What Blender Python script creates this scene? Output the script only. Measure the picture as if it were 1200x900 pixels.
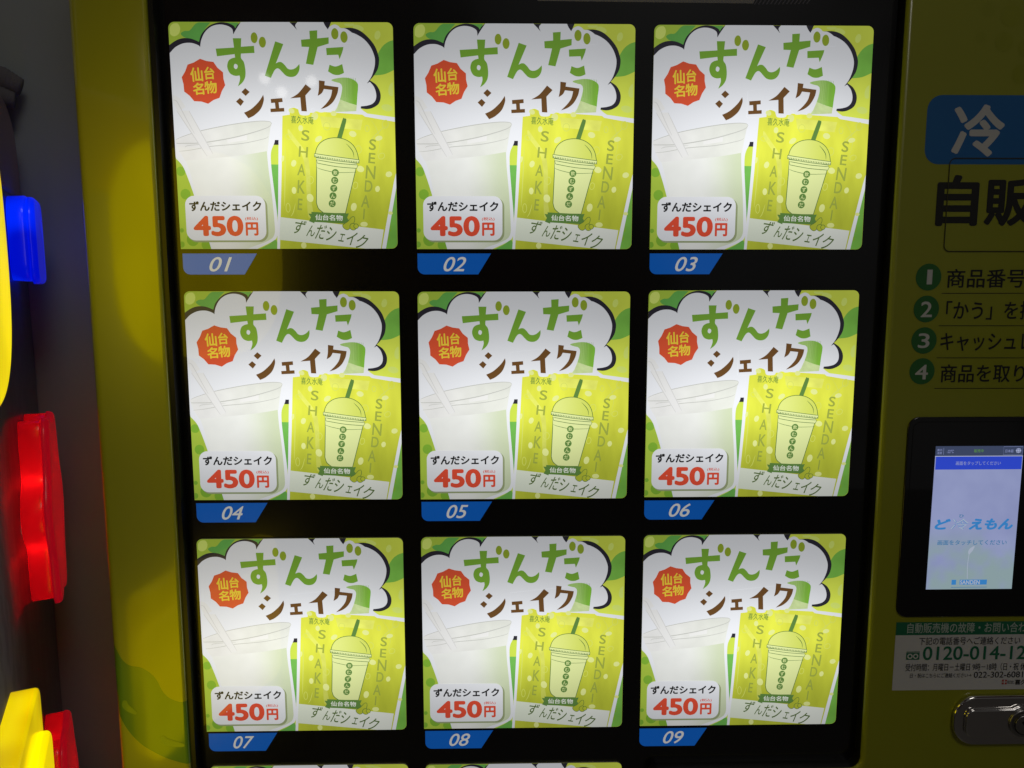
import bpy, bmesh, math, random
from mathutils import Vector
from mathutils.geometry import tessellate_polygon
random.seed(4)
for _o in list(bpy.data.objects): bpy.data.objects.remove(_o)
SC = bpy.context.scene; COL = SC.collection

# ------------------------------------------------------------------ camera
cam = bpy.data.cameras.new('camera'); cam.lens = 27.0; cam.sensor_width = 36.0
cam.clip_start = .01; cam.clip_end = 60
co = bpy.data.objects.new('camera', cam); COL.objects.link(co)
co.location = (-.02108, -.61735, 1.38892)
co.rotation_euler = (1.443924, .000898, -.018590)
SC.camera = co
# ------------------------------------------------------------------ world and lamps
W = bpy.data.worlds.new('World'); SC.world = W; W.use_nodes = True
# dim hall; made-up paler and reddish patches added for reflections in chrome and gloss
_n = W.node_tree.nodes; _l = W.node_tree.links
_tc = _n.new('ShaderNodeTexCoord'); _nz = _n.new('ShaderNodeTexNoise'); _nz.inputs['Scale'].default_value = 2.6; _nz.inputs['Detail'].default_value = 3
_l.new(_tc.outputs['Generated'], _nz.inputs['Vector'])
_cr = _n.new('ShaderNodeValToRGB'); _l.new(_nz.outputs['Fac'], _cr.inputs['Fac'])
for _p, _c in ((.36, (.12, .12, .13)), (.45, (.55, .20, .20)), (.50, (.30, .28, .28)), (.56, (1.9, 1.85, 1.8)), (.64, (2.4, 2.4, 2.4))):
    _e = _cr.color_ramp.elements.new(_p); _e.color = (*_c, 1)
_cr.color_ramp.elements.remove(_cr.color_ramp.elements[0]); _cr.color_ramp.elements.remove(_cr.color_ramp.elements[-1])
_l.new(_cr.outputs['Color'], _n['Background'].inputs['Color'])
_n['Background'].inputs['Strength'].default_value = .028
SC.view_settings.view_transform = 'Standard'; SC.view_settings.look = 'None'
SC.view_settings.exposure = 0; SC.view_settings.gamma = 1; SC.view_settings.use_curve_mapping = False
def area_lamp(name, loc, target, size, power, color):
    l = bpy.data.lights.new(name, 'AREA'); l.shape = 'DISK'; l.size = size; l.energy = power; l.color = color
    o = bpy.data.objects.new(name, l); COL.objects.link(o); o.location = loc
    o.rotation_euler = (Vector(target) - Vector(loc)).to_track_quat('-Z', 'Y').to_euler()
area_lamp('ambient_fill_lamp', (.95, -2.6, 3.9), (0, 0, 1.2), 1.2, 11., (1, .965, .93))  # added unseen lamp for ambient light, placed to reach the wall gap
for x, z in ((-1.354, 2.571), (-1.086, 2.558), (-1.259, 2.496)):      # three far downlights mirrored in the top left poster
    l = bpy.data.lights.new('downlight', 'POINT'); l.shadow_soft_size = .03; l.energy = .22; l.color = (1, .97, .93)
    o = bpy.data.objects.new('downlight', l); COL.objects.link(o); o.location = (x, -4, z)

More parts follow.
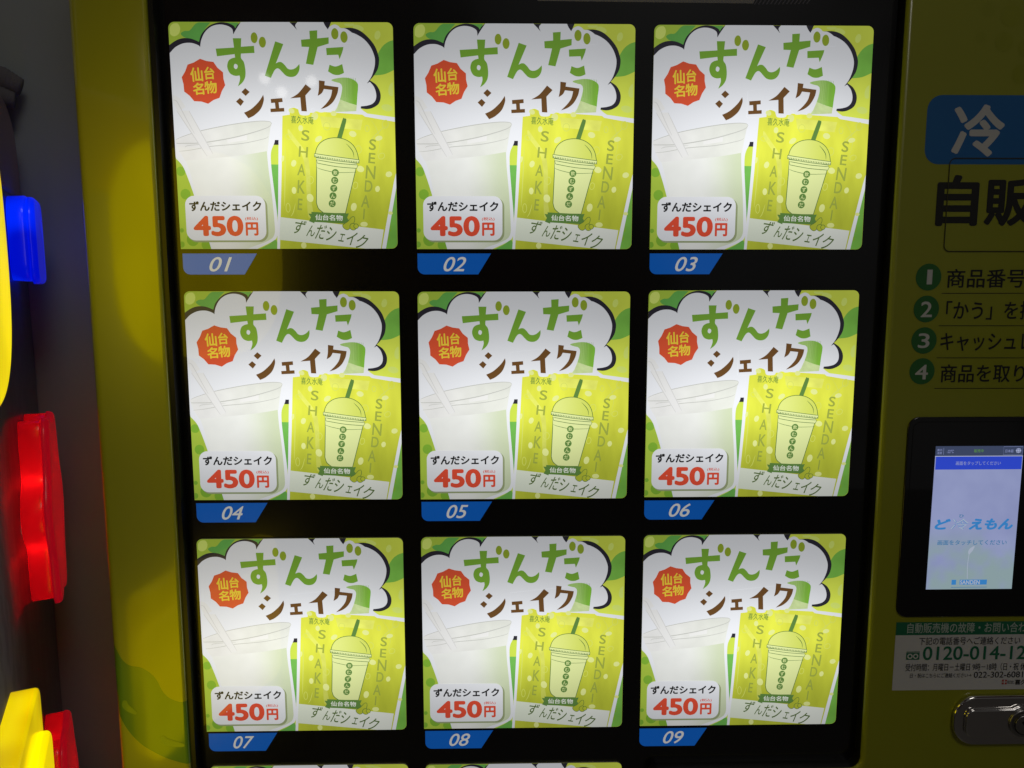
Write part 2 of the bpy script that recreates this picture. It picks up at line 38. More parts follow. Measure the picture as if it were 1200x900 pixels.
# ------------------------------------------------------------------ traced outlines, in mm
ART={'leaf_tl':[(-75.8,76.6),(-72.8,78.4),(-69.0,78.8),(-64.8,83.2),(-62.2,84.6,0),(-53.0,84.6,0),(-57.6,79.4),(-60.2,73.6),(-62.8,69.0,0),(-68.7,72.3),(-73.7,74.0)],'tri_top':[(-42.0,84.6,0),(-31.9,84.6,0),(-34.9,77.7,0),(-38.3,81.9)],'leaf_r':[(86.3,72.3,0),(80.9,70.6),(75.9,66.4),(71.8,58.8),(68.6,46.1,0),(77.9,47.1),(86.3,50.8,0)],'leaf_br':[(86.0,-32.5,0),(74.0,-86.9,0),(87.7,-86.9,0)],'leaf_mid':[(-11.9,-20.3,0),(-4.9,-20.4,0),(-6.1,-49.1,0),(-9.6,-65.9,0)],'leaf_bl':[(-10.2,-78.1),(-16.7,-81.7),(-26.2,-86.5,0),(-9.0,-86.6,0)],'cloud_dark':[(-87.7,66.1,0),(-80.5,71.1),(-74.6,73.1),(-68.2,72.8),(-62.4,70.5,0),(-60.2,76.1),(-55.1,81.4),(-50.0,83.9),(-45.0,84.8),(-39.9,84.2),(-35.7,82.3),(-34.5,80.4,0),(-33.0,82.7),(-30.7,84.7,0),(38.2,85.0,0),(36.8,81.7,0),(44.4,80.7),(52.9,81.0),(59.6,79.1),(65.6,74.5),(70.8,68.1),(73.4,61.4),(74.0,57.1),(72.9,51.2),(69.8,46.1),(66.5,42.6,0),(71.2,39.3),(74.1,34.2),(74.4,29.1),(72.5,24.8),(68.1,22.1),(63.8,21.2),(59.1,21.7,0),(41.8,-12.2,0),(24.6,-5.8,0),(-88.8,-4.9,0)],'cloud_white':[(-87.8,60.2,0),(-85.0,62.3),(-80.6,66.5),(-74.6,69.3),(-68.3,69.7),(-63.2,68.1),(-61.7,66.7,0),(-60.6,71.9),(-57.5,77.6),(-52.6,81.6),(-46.7,83.1),(-40.8,82.3),(-36.9,79.9),(-36.2,75.9,0),(-34.2,79.2),(-30.2,84.9,0),(6.1,85.5,0),(10.1,81.6,0),(12.3,79.2,0),(11.0,82.6),(13.2,85.4,0),(32.2,85.4,0),(33.6,82.5),(35.6,79.8,0),(44.5,79.1),(51.2,77.9),(56.3,76.6),(62.7,72.8),(67.6,67.1),(70.4,60.5),(70.8,55.5),(69.8,50.4),(67.6,44.9),(64.2,40.2,0),(66.5,41.5,0),(69.6,37.6),(71.1,32.5),(70.6,28.2),(68.0,25.2),(63.8,23.8),(59.1,23.3,0),(41.8,-12.2,0),(31.5,-2.1,0),(-88.8,-1.4,0)],'zu':[(-49.9,65.5,0),(-36.0,66.3,0),(-36.6,73.1,0),(-30.2,73.1,0),(-30.7,66.9,0),(-20.8,67.6,0),(-20.6,62.4,0),(-30.9,61.9,0),(-31.0,58.7),(-29.1,55.9),(-28.3,52.0),(-28.1,47.7),(-28.8,43.9),(-31.0,40.5),(-34.4,37.9,0),(-33.2,40.9),(-32.5,43.7),(-32.8,45.9,0),(-35.9,45.6),(-39.3,46.9),(-41.2,49.7),(-41.8,53.0),(-40.7,56.5),(-38.4,58.3),(-35.5,59.1,0),(-35.8,61.5,0),(-49.2,59.9,0)],'zu_hole':[(-35.4,54.4),(-34.1,53.6),(-33.9,52.2),(-34.7,50.8),(-35.7,50.7),(-36.7,51.7),(-36.7,53.1),(-36.2,54.1)],'n':[(-13.5,45.8,0),(-4.6,70.9,0),(1.5,68.9,0),(-4.7,54.8,0),(-2.6,55.8),(-0.3,55.6),(2.0,53.6),(4.3,50.9),(7.3,50.4),(10.4,51.7),(13.1,54.4,0),(13.2,51.4),(12.1,48.0),(9.6,45.5),(6.2,44.8),(2.8,45.7),(0.1,48.2),(-2.2,50.6),(-4.1,51.1),(-6.2,49.3),(-9.0,44.1,0)],'da1':[(15.0,72.1,0),(21.8,72.7,0),(21.6,78.6,0),(27.6,79.0,0),(27.4,73.1,0),(36.1,73.9,0),(36.0,69.3,0),(27.5,66.8,0),(23.7,53.7,0),(18.1,54.6,0),(21.0,66.8,0),(15.3,67.0,0)],'da2':[(33.9,66.1,0),(47.1,66.9,0),(46.3,63.6),(43.9,57.9,0),(43.0,61.2,0),(34.2,60.9,0)],'da3':[(36.1,53.9,0),(40.7,52.6),(45.8,54.4,0),(47.0,47.9,0),(43.1,46.4),(38.9,46.7),(34.8,49.0,0)],'halo':[(35.6,79.2,0),(36.9,81.5),(40.6,83.2),(43.6,82.3),(45.3,80.7),(48.7,80.4),(52.1,78.7),(55.5,75.8,0),(55.6,69.9,0),(44.6,69.9,0)],'bean1':[(-17.8,73.4),(-18.2,71.5),(-19.1,70.0),(-20.4,69.5),(-21.7,70.0),(-22.7,71.5),(-23.0,73.5),(-22.7,75.4),(-21.7,76.9),(-20.4,77.4),(-19.1,76.9),(-18.2,75.4)],'bean2':[(-11.6,70.2),(-12.0,68.3),(-12.9,66.8),(-14.3,66.3),(-15.6,66.8),(-16.6,68.3),(-17.0,70.2),(-16.6,72.2),(-15.6,73.7),(-14.3,74.2),(-12.9,73.7),(-12.0,72.2)],'bean3':[(43.6,76.5),(43.3,74.4),(42.3,72.9),(40.9,72.4),(39.5,72.9),(38.5,74.4),(38.1,76.5),(38.5,78.5),(39.5,80.0),(40.8,80.6),(42.2,80.0),(43.3,78.5)],'bean4':[(50.5,74.1),(50.2,72.0),(49.2,70.5),(47.8,69.9),(46.4,70.5),(45.4,72.0),(45.0,74.1),(45.3,76.2),(46.3,77.7),(47.7,78.3),(49.1,77.7),(50.1,76.2)],'shi1':[(-28.9,36.6,0),(-25.6,33.8,0),(-28.8,30.8,0),(-31.9,33.7,0)],'shi2':[(-33.3,29.4,0),(-30.3,26.7,0),(-33.0,23.4,0),(-36.4,26.7,0)],'shi3':[(-30.7,18.4,0),(-25.0,21.2),(-19.0,26.6),(-15.4,31.7,0),(-15.1,27.6),(-17.7,21.2),(-22.8,16.5),(-27.5,14.2,0)],'e':[(-9.8,28.6,0),(-0.9,29.3,0),(-0.7,26.4,0),(-3.8,26.1,0),(-3.5,21.8,0),(0.2,22.0,0),(0.3,19.3,0),(-10.2,18.8,0),(-10.4,21.4,0),(-6.4,21.6,0),(-6.7,25.8,0),(-9.6,25.6,0)],'i':[(17.3,39.5,0),(21.6,36.1,0),(16.9,31.2,0),(17.6,19.4,0),(13.4,19.6,0),(12.9,29.7,0),(5.2,29.1,0),(11.4,32.8)],'ku':[(27.6,42.4,0),(32.1,41.8,0),(31.7,38.8,0),(42.4,37.4,0),(41.4,32.6),(38.2,26.8),(33.6,23.0),(28.1,21.0,0),(32.7,25.3),(36.1,30.0),(37.5,35.3,0),(31.2,36.0,0),(29.5,33.0),(26.3,30.9,0),(27.3,36.0)],'halo_shake':[(-11.1,36.2,0),(-11.1,16.5,0),(0.8,17.1),(2.7,19.0),(3.5,22.0),(11.0,22.4,0),(11.4,19.0),(13.0,16.7),(18.7,16.7),(20.2,18.9),(22.1,21.9),(25.1,20.2),(27.6,18.7),(32.3,19.3),(37.4,21.6),(41.6,25.9),(44.1,31.7),(44.9,37.7),(43.6,40.0),(37.2,41.1,0)],'badge':[(-62.2,58.1,0),(-57.4,56.5,0),(-52.1,55.8,0),(-49.3,51.6,0),(-45.2,48.2,0),(-45.1,43.5,0),(-44.0,38.7,0),(-46.8,34.4,0),(-48.8,29.4,0),(-53.4,27.8,0),(-57.7,25.0,0),(-62.8,26.6,0),(-68.3,26.9,0),(-71.5,30.9,0),(-75.5,34.0,0),(-75.7,39.3,0),(-76.8,44.5,0),(-74.0,48.7,0),(-71.8,53.8,0),(-67.0,55.4,0)],'cup_border':[(-87.7,2.4,0),(-79.5,6.5,0),(-84.0,15.3,0),(-81.6,24.7,0),(-78.1,24.7,0),(-63.8,6.5,0),(-39.9,11.7),(-21.2,14.3),(-10.2,14.2),(-6.1,10.4),(-6.3,6.3),(-8.2,2.2),(-8.2,-3.2),(-11.3,-10.8),(-11.6,-21.5),(-10.2,-39.4),(-8.6,-58.7),(-8.6,-70.8),(-10.1,-76.9),(-15.5,-80.5),(-28.6,-86.5,0),(-60.8,-86.4,0),(-72.0,-45.2),(-77.6,-27.3),(-80.5,-20.7),(-84.7,-15.9,0)],'cup_lid':[(-84.1,-1.7),(-77.2,1.4),(-63.2,5.5),(-39.9,10.0),(-21.2,12.3),(-11.9,12.2),(-10.1,10.2),(-11.0,7.5,0),(-12.6,-1.4,0),(-14.0,-10.2,0),(-34.2,-13.4),(-57.6,-15.7),(-77.7,-17.5,0),(-81.5,-11.2),(-83.9,-4.7,0)],'cup_body':[(-77.7,-16.5,0),(-57.6,-14.2),(-34.2,-11.0),(-14.6,-6.7,0),(-14.0,-21.5),(-12.2,-41.8),(-11.0,-63.5),(-11.4,-73.8),(-16.7,-78.8),(-30.9,-84.1),(-33.3,-86.5,0),(-59.2,-86.4,0),(-70.2,-45.2),(-74.3,-27.3)],'lid_l1':[(-83.9,-4.3),(-79.7,-4.4),(-63.3,-3.9),(-39.9,-0.1),(-23.6,4.0),(-13.1,7.5),(-10.2,10.1)],'lid_l2':[(-83.8,-1.5),(-77.2,1.2),(-63.2,5.3),(-39.9,9.8),(-21.2,12.1),(-11.9,11.9),(-9.9,10.2)],'lid_l3':[(-82.1,-10.4),(-72.7,-9.4),(-57.5,-6.7),(-34.1,-4.6),(-16.6,-1.1),(-12.9,0.8)],'lid_l4':[(-77.4,-7.3),(-73.8,-5.9),(-56.3,-4.8)],'lid_band':[(-44.6,-0.7,0),(-29.4,2.2,0),(-29.4,-1.9,0),(-44.6,-4.2,0)],'straw':[(-82.2,20.0,0),(-72.9,20.0,0),(-56.1,-12.5,0),(-60.8,-14.0,0)],'straw_up':[(-84.9,31.7,0),(-81.5,30.6),(-78.9,28.7),(-75.2,22.7,0),(-81.2,19.3,0),(-84.9,26.1,0)],'straw_e1':[(-82.2,20.0,0),(-60.8,-14.0,0)],'straw_e2':[(-72.9,20.0,0),(-56.1,-12.5,0)],'straw_e3':[(-84.5,27.9),(-82.4,27.4),(-80.3,24.4),(-73.6,10.6),(-69.5,2.9)],'pouch_border':[(-5.0,-87.2,0),(-9.8,-87.2,0),(-7.6,-51.9,0),(-4.2,17.3,0),(-1.9,23.8),(3.2,24.4),(12.1,22.2,0),(60.1,20.5,0),(64.0,17.9,0),(85.8,15.0,0),(86.6,-29.8,0),(75.3,-87.6,0)],'pouch':[(-7.6,-87.2,0),(-5.9,-59.9,0),(-3.8,-26.9,0),(-1.9,8.3,0),(-1.4,16.3,0),(4.2,17.0,0),(4.7,21.2),(7.7,22.2),(10.9,20.9,0),(12.1,18.6,0),(22.4,18.5,0),(24.3,19.5,0),(60.1,17.1,0),(62.1,15.6,0),(85.8,11.6,0),(86.5,-21.3,0),(83.2,-33.8,0),(72.0,-87.5,0)],'band':[(-6.1,-60.5,0),(74.4,-70.3,0),(71.6,-86.2,0),(40.0,-83.0,0),(-7.6,-78.0,0)],'streak':[(2.6,6.3),(7.1,0.5),(15.5,-11.3),(18.1,-23.0),(18.3,-46.7),(19.6,-58.6),(15.7,-60.0),(15.0,-41.4),(14.7,-24.3),(11.6,-11.3),(3.2,0.5)],'cap_border':[(36.4,43.5),(38.1,44.7),(45.7,46.7),(51.6,46.4),(57.2,43.8),(60.0,39.8),(60.4,34.2),(59.9,27.4),(58.9,21.8,0),(62.2,18.8,0),(62.2,15.4,0),(40.0,15.4,0),(36.6,20.6,0)],'cap':[(37.2,42.4),(38.9,43.5),(44.9,44.5),(49.9,44.3),(54.2,42.9),(57.0,40.4),(57.3,36.8),(56.7,31.7),(56.0,24.1,0),(51.0,25.5,0),(43.2,28.3,0),(44.6,33.4),(45.1,37.7),(43.6,40.3),(40.6,41.1)],'neck':[(43.2,28.3,0),(51.0,25.5,0),(56.0,24.1,0),(55.5,19.7,0),(38.3,18.9,0),(40.8,22.3,0)],'neck2':[(27.5,15.9,0),(60.2,13.2,0),(58.4,5.5,0),(28.8,8.2,0)],'dome':[(22.8,-12.6,0),(24.1,-8.0),(27.0,-4.1),(32.1,-1.2),(39.2,-0.2),(46.3,-1.6),(51.8,-5.3),(55.0,-10.7),(56.4,-17.3,0)],'dome_in':[(46.9,-4.6),(50.2,-8.1),(52.2,-11.4),(52.7,-15.3)],'rim':[(22.1,-12.1,0),(39.3,-14.6),(56.7,-16.9,0),(56.6,-19.5,0),(39.4,-17.6),(22.1,-14.7,0)],'rim2':[(23.6,-16.8,0),(39.4,-19.4),(55.6,-20.8,0),(54.6,-23.4,0),(39.4,-22.1),(24.2,-19.4,0)],'rim_l':[(23.7,-22.8),(29.1,-24.6),(39.4,-26.5),(54.3,-26.3)],'cupd':[(23.4,-15.2,0),(54.8,-19.5,0),(53.4,-25.8,0),(44.7,-57.7,0),(28.1,-57.6,0),(23.9,-54.0),(22.4,-49.4,0),(23.4,-25.7,0)],'strawd':[(39.7,-1.2,0),(44.7,13.3),(46.2,14.2),(47.5,12.2),(43.1,-2.2,0)],'banner':[(18.2,-56.5,0),(44.7,-57.9,0),(47.5,-57.7,0),(46.0,-61.1,0),(48.4,-65.1,0),(44.2,-65.6,0),(18.5,-64.2,0)],'banner_l':[(15.9,-57.8,0),(20.3,-58.1,0),(20.3,-65.3,0),(16.1,-63.7,0),(17.7,-60.8,0)],'eda1':[(42.4,-66.7),(46.3,-64.1),(49.5,-60.7),(51.5,-60.4),(51.8,-63.4),(49.6,-67.4),(46.4,-70.4),(43.5,-69.4)],'eda2':[(53.1,-68.1),(52.4,-70.0),(50.5,-70.7),(48.7,-69.9),(47.9,-68.1),(48.6,-66.2),(50.5,-65.4),(52.3,-66.2)],'eda3':[(54.7,-67.7),(54.1,-69.0),(52.9,-69.5),(51.6,-69.0),(51.0,-67.7),(51.5,-66.4),(52.8,-65.8),(54.1,-66.4)],'pouch_beans':[[(28.2,0.6),(28.5,-0.3),(28.1,-1.3),(27.3,-2.3),(26.2,-3.1),(25.0,-3.5),(23.9,-3.4),(23.2,-2.9),(23.0,-2.0),(23.3,-1.0),(24.1,0.0),(25.2,0.8),(26.4,1.2),(27.5,1.1)],[(14.0,6.9),(13.8,5.9),(13.3,5.1),(12.6,4.7),(11.8,4.7),(11.1,5.1),(10.6,5.9),(10.4,6.9),(10.6,7.9),(11.1,8.8),(11.8,9.2),(12.6,9.2),(13.3,8.8),(13.8,7.9)],[(7.6,-20.2),(7.0,-21.2),(6.2,-21.8),(5.3,-22.0),(4.5,-21.6),(4.0,-20.9),(3.8,-19.8),(4.1,-18.7),(4.7,-17.7),(5.5,-17.1),(6.4,-16.9),(7.2,-17.3),(7.8,-18.1),(7.9,-19.1)],[(7.1,-40.1),(6.9,-41.2),(6.4,-42.1),(5.7,-42.6),(4.9,-42.6),(4.2,-42.1),(3.7,-41.2),(3.5,-40.1),(3.7,-38.9),(4.2,-38.0),(4.9,-37.5),(5.7,-37.5),(6.4,-38.0),(6.9,-38.9)],[(20.1,-45.0),(20.2,-46.4),(19.9,-47.7),(19.1,-48.6),(18.0,-48.9),(16.8,-48.6),(15.8,-47.8),(15.1,-46.6),(15.0,-45.2),(15.3,-43.9),(16.1,-43.0),(17.2,-42.7),(18.4,-42.9),(19.4,-43.8)],[(53.5,-53.5),(52.9,-54.7),(52.0,-55.6),(51.0,-55.9),(50.0,-55.6),(49.4,-54.7),(49.1,-53.5),(49.3,-52.1),(49.8,-50.9),(50.7,-50.0),(51.8,-49.7),(52.7,-50.0),(53.4,-50.8),(53.7,-52.1)],[(60.3,-24.4),(59.8,-25.4),(58.9,-26.0),(57.7,-26.2),(56.4,-25.9),(55.4,-25.3),(54.8,-24.3),(54.7,-23.2),(55.1,-22.3),(56.1,-21.7),(57.3,-21.4),(58.5,-21.7),(59.5,-22.4),(60.2,-23.3)],[(55.0,1.8),(54.4,1.0),(53.5,0.5),(52.2,0.4),(51.0,0.8),(50.1,1.5),(49.5,2.5),(49.5,3.5),(50.1,4.3),(51.0,4.8),(52.2,4.9),(53.5,4.5),(54.4,3.8),(55.0,2.8)],[(40.2,18.0),(40.0,17.1),(39.4,16.4),(38.5,16.1),(37.5,16.1),(36.6,16.5),(36.0,17.1),(35.8,18.0),(36.0,18.8),(36.6,19.5),(37.5,19.8),(38.4,19.8),(39.3,19.5),(39.9,18.8)],[(81.9,-27.1),(82.0,-28.0),(81.5,-28.9),(80.7,-29.6),(79.6,-30.0),(78.5,-29.9),(77.5,-29.4),(77.0,-28.6),(77.0,-27.7),(77.4,-26.7),(78.3,-26.0),(79.4,-25.7),(80.5,-25.8),(81.4,-26.3)],[(75.1,0.0),(75.0,-0.8),(74.3,-1.6),(73.3,-2.1),(72.1,-2.4),(70.9,-2.3),(70.0,-1.8),(69.6,-1.1),(69.7,-0.3),(70.3,0.5),(71.3,1.1),(72.6,1.3),(73.7,1.2),(74.6,0.7)],[(72.1,-39.5),(71.6,-40.5),(70.9,-41.1),(70.1,-41.3),(69.3,-41.1),(68.8,-40.4),(68.5,-39.5),(68.6,-38.4),(69.1,-37.5),(69.8,-36.9),(70.6,-36.7),(71.4,-36.9),(71.9,-37.6),(72.2,-38.5)],[(61.9,-66.1),(61.7,-66.9),(60.9,-67.6),(59.7,-67.9),(58.5,-67.9),(57.3,-67.6),(56.5,-66.9),(56.2,-66.1),(56.5,-65.3),(57.3,-64.6),(58.4,-64.3),(59.7,-64.3),(60.8,-64.6),(61.6,-65.3)],[(13.4,-82.4),(13.2,-83.4),(12.6,-84.2),(11.8,-84.7),(10.8,-84.7),(10.0,-84.2),(9.4,-83.4),(9.2,-82.3),(9.4,-81.3),(10.0,-80.5),(10.8,-80.0),(11.7,-80.0),(12.6,-80.5),(13.2,-81.3)],[(-1.5,-16.1),(-1.8,-17.1),(-2.2,-17.8),(-2.7,-18.2),(-3.2,-18.1),(-3.5,-17.6),(-3.6,-16.7),(-3.5,-15.7),(-3.2,-14.7),(-2.8,-14.0),(-2.3,-13.6),(-1.8,-13.7),(-1.5,-14.2),(-1.4,-15.1)],[(81.8,-57.5),(81.6,-58.1),(81.1,-58.6),(80.4,-58.8),(79.6,-58.8),(78.9,-58.6),(78.4,-58.1),(78.2,-57.5),(78.3,-57.0),(78.8,-56.5),(79.6,-56.2),(80.4,-56.2),(81.1,-56.5),(81.6,-57.0)],[(7.8,18.7),(7.2,18.2),(6.3,17.9),(5.4,18.1),(4.5,18.6),(3.8,19.3),(3.5,20.2),(3.7,21.0),(4.3,21.6),(5.1,21.8),(6.1,21.7),(7.0,21.2),(7.7,20.4),(7.9,19.5)],[(25.9,15.2),(25.3,14.1),(24.3,13.3),(23.2,13.1),(22.1,13.5),(21.2,14.3),(20.9,15.5),(21.0,16.7),(21.6,17.8),(22.5,18.5),(23.7,18.8),(24.8,18.4),(25.6,17.6),(26.0,16.4)]],'pouch_rings':[[(35.0,8.4),(34.8,7.2),(34.1,6.2),(33.0,5.6),(31.9,5.6),(30.9,6.2),(30.1,7.2),(29.9,8.4),(30.1,9.7),(30.8,10.6),(31.8,11.2),(33.0,11.2),(34.0,10.6),(34.7,9.6)],[(20.5,-32.9),(20.0,-34.1),(19.0,-34.8),(18.0,-35.1),(17.0,-34.7),(16.3,-33.9),(15.9,-32.8),(16.1,-31.5),(16.7,-30.4),(17.6,-29.6),(18.6,-29.4),(19.6,-29.7),(20.3,-30.5),(20.7,-31.7)],[(58.6,-9.1),(58.4,-10.3),(57.7,-11.3),(56.8,-11.9),(55.8,-11.9),(54.8,-11.3),(54.2,-10.3),(53.9,-9.0),(54.1,-7.8),(54.8,-6.8),(55.7,-6.3),(56.7,-6.3),(57.7,-6.8),(58.3,-7.8)],[(54.8,-36.8),(54.4,-37.9),(53.6,-38.6),(52.8,-38.9),(52.0,-38.6),(51.5,-37.9),(51.2,-36.9),(51.4,-35.7),(51.9,-34.7),(52.6,-34.0),(53.4,-33.7),(54.2,-34.0),(54.8,-34.7),(55.0,-35.7)],[(79.8,9.3),(79.2,8.0),(78.2,7.2),(77.2,6.9),(76.2,7.2),(75.5,8.1),(75.2,9.3),(75.3,10.6),(75.9,11.9),(76.8,12.7),(77.9,13.0),(78.9,12.7),(79.6,11.8),(79.9,10.6)],[(1.7,-53.3),(1.5,-54.8),(1.1,-56.0),(0.5,-56.6),(-0.2,-56.6),(-0.8,-56.0),(-1.3,-54.8),(-1.4,-53.3),(-1.3,-51.8),(-0.8,-50.6),(-0.2,-49.9),(0.5,-49.9),(1.1,-50.6),(1.5,-51.8)],[(76.2,-12.6),(76.5,-13.5),(76.3,-14.5),(75.7,-15.4),(74.8,-16.1),(73.7,-16.3),(72.7,-16.1),(72.0,-15.5),(71.7,-14.6),(71.8,-13.6),(72.5,-12.7),(73.4,-12.1),(74.5,-11.8),(75.5,-12.0)],[(4.7,-0.4),(4.2,-1.1),(3.4,-1.4),(2.4,-1.3),(1.4,-0.9),(0.7,-0.2),(0.4,0.6),(0.5,1.4),(1.0,2.0),(1.8,2.4),(2.8,2.3),(3.7,1.9),(4.5,1.2),(4.8,0.4)],[(65.0,6.8),(64.9,5.7),(64.5,4.9),(63.9,4.5),(63.2,4.5),(62.5,4.9),(62.1,5.8),(61.9,6.8),(62.1,7.8),(62.5,8.6),(63.1,9.0),(63.8,9.0),(64.4,8.6),(64.9,7.8)]],'bg_dots':[[(-78.2,-25.5),(-78.5,-27.0),(-79.5,-28.3),(-81.0,-28.9),(-82.5,-28.9),(-83.9,-28.2),(-84.9,-27.0),(-85.2,-25.4),(-84.8,-23.9),(-83.8,-22.6),(-82.4,-22.0),(-80.9,-22.0),(-79.5,-22.7),(-78.5,-23.9)],[(-75.1,-42.8),(-75.5,-44.5),(-76.6,-45.9),(-78.2,-46.7),(-79.9,-46.7),(-81.5,-45.9),(-82.5,-44.5),(-82.9,-42.8),(-82.5,-41.1),(-81.4,-39.7),(-79.8,-38.9),(-78.1,-38.9),(-76.5,-39.7),(-75.5,-41.1)],[(-81.8,-70.5),(-82.0,-71.3),(-82.5,-71.8),(-83.1,-72.2),(-83.9,-72.2),(-84.5,-71.8),(-85.0,-71.2),(-85.1,-70.5),(-85.0,-69.8),(-84.5,-69.2),(-83.8,-68.9),(-83.1,-68.9),(-82.4,-69.2),(-82.0,-69.8)],[(-70.6,-77.8),(-71.1,-80.0),(-72.4,-81.6),(-74.3,-82.6),(-76.4,-82.6),(-78.3,-81.6),(-79.6,-79.9),(-80.0,-77.8),(-79.5,-75.7),(-78.2,-74.0),(-76.3,-73.1),(-74.2,-73.1),(-72.3,-74.0),(-71.0,-75.7)],[(-60.7,-81.8),(-61.1,-83.6),(-62.2,-85.0),(-63.8,-85.8),(-65.6,-85.8),(-67.2,-85.0),(-68.3,-83.5),(-68.7,-81.7),(-68.3,-80.0),(-67.2,-78.5),(-65.5,-77.7),(-63.8,-77.7),(-62.2,-78.5),(-61.0,-80.0)],[(-81.9,-81.5),(-82.1,-82.5),(-82.8,-83.4),(-83.7,-83.8),(-84.8,-83.8),(-85.7,-83.3),(-86.4,-82.5),(-86.6,-81.4),(-86.4,-80.4),(-85.7,-79.5),(-84.7,-79.1),(-83.7,-79.1),(-82.7,-79.5),(-82.1,-80.4)]],'bg_light':[[(55.8,83.5),(55.4,82.8),(54.4,82.3),(52.9,82.0),(51.2,82.0),(49.7,82.3),(48.6,82.8),(48.2,83.5),(48.6,84.2),(49.6,84.7),(51.1,85.0),(52.8,85.0),(54.4,84.7),(55.4,84.1)],[(62.8,79.5),(62.2,78.8),(60.8,78.4),(59.1,78.5),(57.3,79.0),(55.8,79.9),(54.9,81.0),(54.7,82.0),(55.4,82.8),(56.7,83.2),(58.5,83.1),(60.3,82.5),(61.8,81.6),(62.7,80.6)],[(85.7,35.4),(85.1,33.2),(84.1,31.6),(82.9,30.9),(81.8,31.1),(80.9,32.3),(80.5,34.2),(80.7,36.4),(81.3,38.5),(82.4,40.1),(83.5,40.9),(84.7,40.6),(85.5,39.5),(85.9,37.6)],[(83.4,21.3),(82.8,20.3),(81.4,19.7),(79.7,19.5),(77.8,19.9),(76.2,20.8),(75.2,21.9),(75.0,23.1),(75.6,24.1),(76.9,24.7),(78.7,24.8),(80.6,24.5),(82.2,23.6),(83.2,22.5)],[(75.3,75.1),(74.7,73.7),(73.8,72.8),(72.7,72.4),(71.8,72.7),(71.1,73.6),(70.9,74.9),(71.1,76.4),(71.7,77.7),(72.6,78.6),(73.6,79.0),(74.6,78.7),(75.2,77.8),(75.5,76.5)],[(-76.4,78.3),(-77.4,76.3),(-79.1,75.0),(-81.0,74.5),(-82.8,75.1),(-84.1,76.5),(-84.7,78.5),(-84.4,80.8),(-83.3,82.7),(-81.7,84.0),(-79.7,84.5),(-78.0,83.9),(-76.7,82.5),(-76.1,80.5)]],'br_dots':[[(83.1,-54.9),(82.9,-55.9),(82.4,-56.8),(81.7,-57.2),(80.9,-57.2),(80.1,-56.7),(79.6,-55.9),(79.4,-54.9),(79.6,-53.8),(80.1,-53.0),(80.8,-52.6),(81.6,-52.6),(82.3,-53.0),(82.9,-53.9)],[(83.0,-68.2),(82.8,-69.7),(82.0,-70.9),(80.9,-71.6),(79.6,-71.6),(78.4,-70.9),(77.6,-69.7),(77.3,-68.2),(77.6,-66.7),(78.3,-65.5),(79.5,-64.8),(80.8,-64.8),(81.9,-65.5),(82.7,-66.7)],[(79.1,-76.2),(79.0,-77.3),(78.4,-78.3),(77.6,-78.8),(76.6,-78.8),(75.8,-78.3),(75.2,-77.3),(75.0,-76.2),(75.2,-75.0),(75.7,-74.1),(76.6,-73.6),(77.5,-73.6),(78.3,-74.1),(78.9,-75.0)],[(84.9,-62.9),(84.8,-63.7),(84.3,-64.3),(83.7,-64.7),(83.0,-64.7),(82.4,-64.3),(81.9,-63.7),(81.8,-62.9),(81.9,-62.0),(82.3,-61.4),(83.0,-61.0),(83.7,-61.0),(84.3,-61.4),(84.7,-62.1)]],'tag':[(-79.6,-44.1,0),(-17.4,-78.4,0)],'tag_sh':[(-78.5,-45.2,0),(-15.9,-79.8,0)],'circ':[(37.9,-26.6),(37.2,-32.5),(36.3,-38.5),(35.5,-44.3),(34.7,-50.2)]}
BOX={'tag_title':(-76.5,-55.9,-20.5,-48.2),'tag_450':(-74.0,-75.2,-35.2,-59.4),'tag_yen':(-33.5,-74.8,-23.6,-64.4),'tag_tax':(-33.6,-63.2,-23.6,-60.3),'b1':(-70.2,41.3,-60.7,51.8),'b2':(-59.6,42.9,-51.7,52.3),'b3':(-68.8,31.6,-60.3,40.6),'b4':(-59.9,32.5,-50.4,41.8),'maker':(5.1,10.2,22.4,16.0),'ban':(21.1,-63.2,42.6,-58.7),'hand':(5.0,-82.7,61.4,-65.1),'LS1':(12.2,-3.1,19.4,6.0),'LH':(9.7,-15.4,17.7,-6.4),'LA1':(8.2,-29.3,15.2,-19.5),'LK':(7.7,-43.0,14.6,-31.9),'LE1':(7.3,-55.7,11.9,-45.8),'LS2':(64.2,-10.1,70.6,-0.8),'LE2':(63.5,-20.1,69.7,-11.2),'LN':(61.1,-32.0,69.6,-20.8),'LD':(60.0,-41.9,67.0,-32.1),'LA2':(57.0,-53.8,64.5,-43.2),'LI':(57.7,-63.0,60.8,-53.7)}
